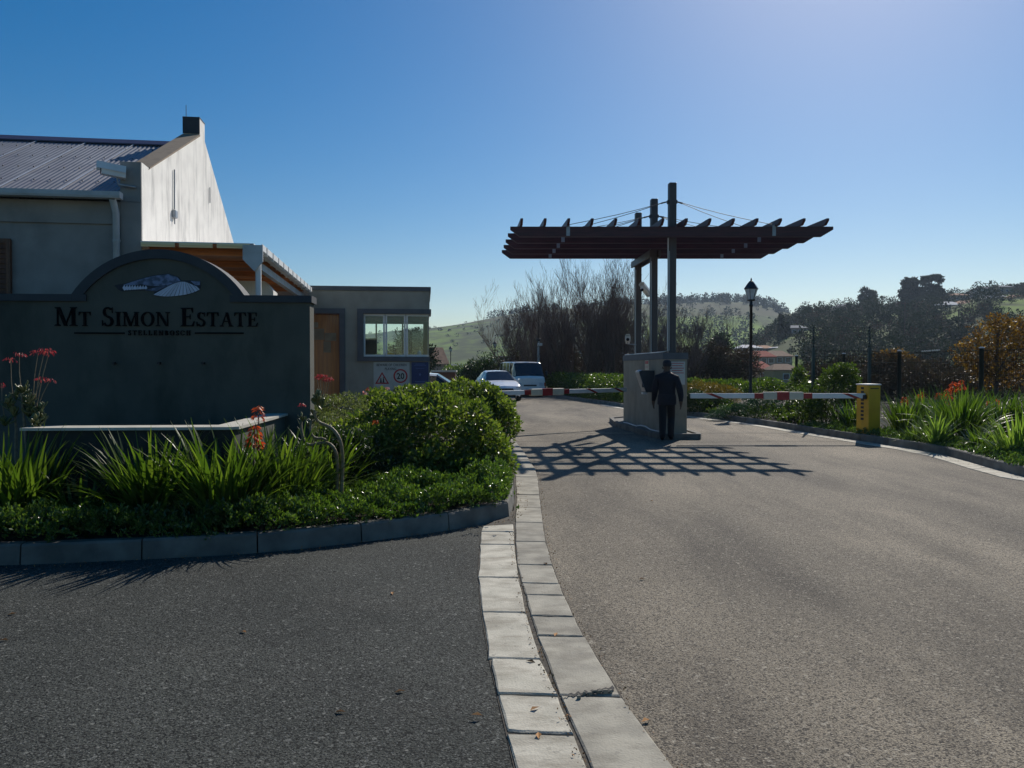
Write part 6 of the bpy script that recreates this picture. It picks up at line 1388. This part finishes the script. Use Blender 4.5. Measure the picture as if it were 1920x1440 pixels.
# ------------------------------------------------------------------ vehicles
def wheel(root, x, y, r=.31, w=.2):
    t = MB().tube([(-w / 2, 0, 0), (w / 2, 0, 0)], r, 20).build('wheel', 'tyre', root, (x, y, r))
    MB().tube([(-w / 2 - .005, 0, 0), (w / 2 + .005, 0, 0)], r * .62, 14).build('rim', 'rim', t)
def loft(st, body, glass, gsides):
    """st rows: (y, half width, z bottom, z belt, half roof width, z roof)"""
    def ring(s):
        y, w, zb, zl, wr, zr_ = s
        h = [(w * .90, zb), (w, zb + (zl - zb) * .35), (w * .985, zb + (zl - zb) * .75), (w * .93, zl), (wr, zr_ - .05 if zr_ - zl > .15 else zr_ - .012), (wr * .86, zr_), (0, zr_ + .02)]
        return [(x, y, z) for x, z in h] + [(-x, y, z) for x, z in reversed(h[:-1])]
    rs = [ring(s) for s in st]; n = len(rs[0]); half = 7
    for i in range(len(st) - 1):
        cab = (st[i][5] - st[i][3] > .15) + (st[i + 1][5] - st[i + 1][3] > .15)
        for j in range(n - 1):
            q = [rs[i][j], rs[i][j + 1], rs[i + 1][j + 1], rs[i + 1][j]]
            seg = j if j < 6 else 11 - j
            if seg == 3 and cab == 2 and i in gsides: glass.add(q, [(0, 1, 2, 3)])
            elif seg in (3, 4, 5) and cab == 1 and (i not in ()): glass.add(q, [(0, 1, 2, 3)])
            else: body.add(q, [(0, 1, 2, 3)], True)
    body.add(rs[0], [tuple(range(n))]); body.add(rs[-1], [tuple(range(n - 1, -1, -1))])
def sedan(name, loc, rz, label, paint='car_white', group=None):
    o = empty(name, loc, rz, label, 'car', group); b = MB(); g_ = MB()
    st = [(0, .66, .28, .60, .55, .63), (.10, .80, .22, .68, .66, .72), (.45, .86, .2, .78, .74, .83), (.9, .88, .2, .88, .76, .92), (1.25, .88, .2, .93, .74, .98), (1.95, .885, .2, .95, .58, 1.42), (2.6, .885, .2, .96, .60, 1.47), (2.68, .885, .2, .96, .60, 1.47), (3.4, .88, .2, .97, .57, 1.41), (4.0, .86, .22, .97, .62, 1.04), (4.35, .78, .3, .85, .6, .92)]
    loft(st, b, g_, (5, 7)); b.build('body', paint, o); g_.build('windows', 'car_glass', o)
    for sx in (-1, 1):
        wheel(o, sx * .80, .82); wheel(o, sx * .80, 3.45)
        MB().prism([(sx * .80, .60), (sx * .82, .74), (sx * .55, .70), (sx * .46, .60)][::sx], .02, .10, axis='y').build('headlight', 'headlamp', o)
        MB().box(sx * .80 - .09 + sx * .12, sx * .80 + .09 + sx * .12, 1.52, 1.62, .94, 1.06, .02).build('wing_mirror', paint, o)
        MB().lathe([(.055, 0), (.05, .02)], 10).build('fog_light', 'headlamp', o, (sx * .60, -.0, .36), (R(90), 0, 0))
    MB().prism([(-.42, .50), (.42, .50), (.36, .62), (-.36, .62)], -.015, .02, axis='y').build('grille', 'car_black', o)
    MB().prism([(-.5, .27), (.5, .27), (.44, .38), (-.44, .38)], -.02, .02, axis='y').build('air_intake', 'car_black', o)
    MB().box(-.25, .25, -.03, -.021, .40, .49).build('number_plate', 'sign_white', o)
    MB().tube([(.3, 1.30, 1.0), (-.25, 1.34, 1.02)], .01, 4).build('wiper', 'car_black', o)
    return o
cg = G(955, 753); sedan('parked_car', (P(948, 720, 37.0).x, 37.0, 0), R(12), 'white hatchback facing the camera, coming through behind the far boom')
sedan('parked_car', (-.2, 22.6, 0), R(90), 'white car mostly hidden behind the guardhouse and the large shrub')
def van(loc, rz, label):
    o = empty('minibus', loc, rz, label, 'van'); b = MB(); g_ = MB()
    st = [(0, .72, .36, .98, .64, 1.02), (.06, .82, .32, 1.04, .68, 1.08), (.16, .85, .30, 1.10, .70, 1.15), (.62, .87, .30, 1.14, .72, 1.88), (.70, .87, .30, 1.14, .73, 1.92), (1.45, .87, .30, 1.14, .76, 1.95), (1.58, .87, .30, 1.14, .76, 1.95), (2.3, .87, .30, 1.14, .76, 1.96), (2.42, .87, .30, 1.14, .76, 1.96), (3.2, .87, .30, 1.14, .76, 1.96), (3.32, .87, .30, 1.14, .76, 1.96), (4.2, .87, .30, 1.14, .74, 1.93), (4.5, .84, .32, 1.14, .70, 1.86)]
    loft(st, b, g_, (4, 6, 8, 10)); b.build('body', 'van_white', o); g_.build('windows', 'car_glass', o)
    MB().box(-.80, .80, -.08, .05, .32, .50, .03).build('bumper', 'van_white', o)
    MB().box(-.34, .34, -.015, .0, .60, .68).build('grille', 'car_black', o)
    for sx in (-1, 1):
        wheel(o, sx * .76, .75); wheel(o, sx * .76, 3.6)
        MB().box(sx * .60 - .13, sx * .60 + .13, -.02, .05, .60, .80, .02).build('headlight', 'headlamp', o)
        MB().box(sx * .80 - .05, sx * .80 + .05, .02, .12, .60, .80, .02).build('indicator', 'petal_orange', o)
        MB().box(sx * .98 - .07, sx * .98 + .07, .40, .50, 1.16, 1.42, .02).build('wing_mirror', 'car_black', o)
    MB().box(-.26, .26, -.095, -.081, .36, .47).build('number_plate', 'sign_white', o)
    MB().tube([(.10, .16, 1.16), (-.35, .24, 1.30)], .012, 4).tube([(.55, .16, 1.16), (.12, .22, 1.28)], .012, 4).build('wiper', 'car_black', o)
    return o
van((P(994, 720, 42.5).x, 42.5, 0), R(12), 'white minibus with dark windscreen right of the white hatchback').scale = (1.06, 1.06, 1.0)

# ------------------------------------------------------------------ the guard
def person():
    fp = G(1250, 827); o = empty('person', (fp.x, fp.y, 0), R(-16), 'person in dark navy jacket and trousers walking away towards the cream plinth', 'person')
    V = []; E = []; Rd = []
    def a(p, r, par=None):
        V.append(p); Rd.append(r if isinstance(r, tuple) else (r, r)); i = len(V) - 1
        if par is not None: E.append((par, i))
        return i
    pel = a((0, 0, .94), (.185, .135)); wa = a((0, .01, 1.08), (.19, .135), pel); ch = a((0, .0, 1.27), (.215, .14), wa); sh_ = a((0, -.01, 1.41), (.19, .11), ch); nk = a((0, .01, 1.50), (.075, .07), sh_); hd = a((0, .02, 1.60), (.078, .092), nk); ht = a((0, .02, 1.69), (.082, .092), hd); a((0, .02, 1.75), (.05, .06), ht)
    for s in (-1, 1):
        f = .13 if s > 0 else -.12   # stride
        hip = a((s * .085, .0, .86), (.115, .115), pel); kn = a((s * .082, f + .05, .50), (.088, .088), hip); cf = a((s * .082, f * .6, .33), (.085, .085), kn); an = a((s * .082, f * .9 - .03, .09), (.07, .07), cf); a((s * .095, f * .9 + .11, .045), (.048, .036), an)
        w_ = .10 if s < 0 else -.09; xo = s * .26 if s < 0 else s * .285
        s0 = a((s * .205, -.01, 1.39 - (.015 if s > 0 else 0)), (.088, .085), sh_); el = a((xo, -.03 + w_ * .3, 1.12), (.078, .078), s0); fa = a((xo + s * .02, .02 + w_ * .7, .98), (.066, .066), el); wr = a((s * .305, .05 + w_, .88), (.042, .045), fa); pm_ = a((s * .305, .06 + w_, .81), (.030, .045), wr)
        for k in range(4):
            y = .03 + w_ + k * .021; k1 = a((s * .303, y, .755 - (.005 if k in (0, 3) else 0)), .014, pm_); k2 = a((s * .298, y + .002, .722), .013, k1); a((s * .290, y + .003, .695 + (.012 if k in (0, 3) else 0)), .012, k2)
        t1 = a((s * .295, .018 + w_, .80), .013, pm_); a((s * .288, .008 + w_, .765), .0105, t1)
    me = bpy.data.meshes.new('body'); me.from_pydata(V, E, []); me.update(); ob = bpy.data.objects.new('body', me); COL.objects.link(ob)
    sk = ob.modifiers.new('skin', 'SKIN'); sk.use_smooth_shade = True; ob.modifiers.new('sub', 'SUBSURF').levels = 2
    lay = me.skin_vertices[0].data
    for i, r in enumerate(Rd): lay[i].radius = r
    lay[0].use_root = True
    bpy.context.view_layer.update(); m2 = bpy.data.meshes.new_from_object(ob.evaluated_get(bpy.context.evaluated_depsgraph_get())); bpy.data.objects.remove(ob)
    for nm in ('cloth_navy', 'trouser_black', 'skin_dark', 'shoe_black'): m2.materials.append(M[nm])
    for p in m2.polygons:
        c = p.center
        p.material_index = 0
        if abs(c.x) < .2 and c.z < .90: p.material_index = 1
        if c.z < .095 and abs(c.x) < .2: p.material_index = 3
        if abs(c.x) > .24 and c.z < .875: p.material_index = 2
        if c.z > 1.49: p.material_index = 2
        p.use_smooth = True
    m2.name = 'body'; body = link_mesh('body', m2, o)
    # hair / cap, ears, jacket hem and collar
    hm = MB(); hm.lathe([(.088, 1.635), (.096, 1.66), (.097, 1.70), (.085, 1.745), (.055, 1.775), (.01, 1.785)], 16, (0, .018, 0)); hm.build('cap', 'cap_dark', o)
    MB().lathe([(.078, 1.475), (.085, 1.50), (.074, 1.525)], 14, (0, .01, 0)).build('collar', 'cloth_navy', o)
    MB().lathe([(.200, .80), (.206, .84), (.203, .95), (.19, 1.02)], 20, (0, 0, 0)).build('jacket_hem', 'cloth_navy', o)
    for s in (-1, 1): MB().tube([(s * .078, .02, 1.585), (s * .092, .0, 1.60), (s * .09, .0, 1.63)], [.012, .014, .01], 6).build('ear', 'skin_dark', o)
    return o
person()

# ------------------------------------------------------------------ litter
gL = 'fallen leaves on the '
DL = MB().add([(0, 0, 0), (.02, .012, .008), (.05, .0, .004), (.02, -.012, .01)], [(0, 1, 2), (0, 2, 3)]).mesh('fallen_leaf', 'dry_leaf')
for i, (px, py) in enumerate(((1198, 1088), (994, 1341), (1004, 1250), (740, 1301), (452, 1186), (14, 1155), (1026, 1064), (628, 1338), (1218, 1352), (1040, 1200), (736, 1117), (16, 1203), (1220, 940), (905, 1350), (1010, 1395), (975, 930))):
    p = G(px, py); LBL = 'dry brown leaf lying on the pale slabs' if 900 < px < 1060 else ('dry brown leaf lying on the dark left driveway' if px < 900 else 'dry brown leaf lying on the worn right lane'); o = link_mesh('fallen_leaf', DL, None, (p.x, p.y, .022 if 900 < px < 1060 else .008), (0, 0, random.uniform(0, 6.3))); o.scale = (1.1,) * 3; tag(o, LBL, 'leaf', LBL.replace('dry brown leaf lying', 'fallen leaves'))
# pale stones along the path beyond the fence
for i in range(9):
    p = W(1728 + i * 4.2, 658 - i * .3, 70); m = MB().lathe([(.08, 0), (.10, .05), (.08, .10), (.03, .13)], 7, smooth=False).build('pale_stone', 'stone_pale', None, (p.x + random.uniform(-.1, .1), 70, p.z - .1)); tag(m, 'pale stone in the row beyond the fence', 'stone', 'pale stones beyond the fence')
w_ = W(1740, 664, 70.6); 

hz = MB().box(-900, 1600, -60, 1700, -2, 130).build('haze', None); tag(hz, kind='stuff')
hm_ = bpy.data.materials.new('haze_air'); hm_.use_nodes = True; nn = hm_.node_tree; nn.nodes.remove(nn.nodes['Principled BSDF'])
pv = nn.nodes.new('ShaderNodeVolumePrincipled'); pv.inputs['Density'].default_value = 0.00018; pv.inputs['Color'].default_value = (.62, .78, 1, 1); pv.inputs['Anisotropy'].default_value = .35
nn.links.new(pv.outputs[0], nn.nodes['Material Output'].inputs['Volume']); hz.data.materials.append(hm_)

# grit and leaf litter gathered along the kerbs
g = np.random.default_rng(99); LP = []
kk = [p for p in kerbL if 5.9 < p.y < 17]
for ln_, n_, lo_, hi_ in ((kk, 420, -.16, -.01), ([p for p in kerbR if 10 < p.y < 26], 260, .02, .30), ([at_y(Lright, y) for y in np.arange(7.6, 2.2, -.2)], 260, -.03, .03), ([at_y(Rright, y) for y in np.arange(14, 2.2, -.2)], 240, -.01, .05)):
    X_ = np.array([[p.x, p.y] for p in ln_]); O_ = np.array([[p.x, p.y] for p in offset(ln_, 1.0)]) - X_
    t_ = g.uniform(0, len(ln_) - 1.001, n_); i_ = t_.astype(int); f_ = (t_ - i_)[:, None]; d_ = g.uniform(lo_, hi_, n_)[:, None]
    p_ = X_[i_] * (1 - f_) + X_[i_ + 1] * f_ + O_[i_] * d_; LP.append(np.concatenate([p_, np.full((n_, 1), .024)], 1))
LP = np.concatenate(LP); tag(link_mesh('leaf_litter', leaf_mesh('leaf_litter', 'dry_leaf', LP, np.tile([[0, 0, .2]], (len(LP), 1)), .016, .5, up=-.3, spread=.6, seed=98)), 'dry leaf crumbs and grit gathered along the kerbs', 'litter', kind='stuff')
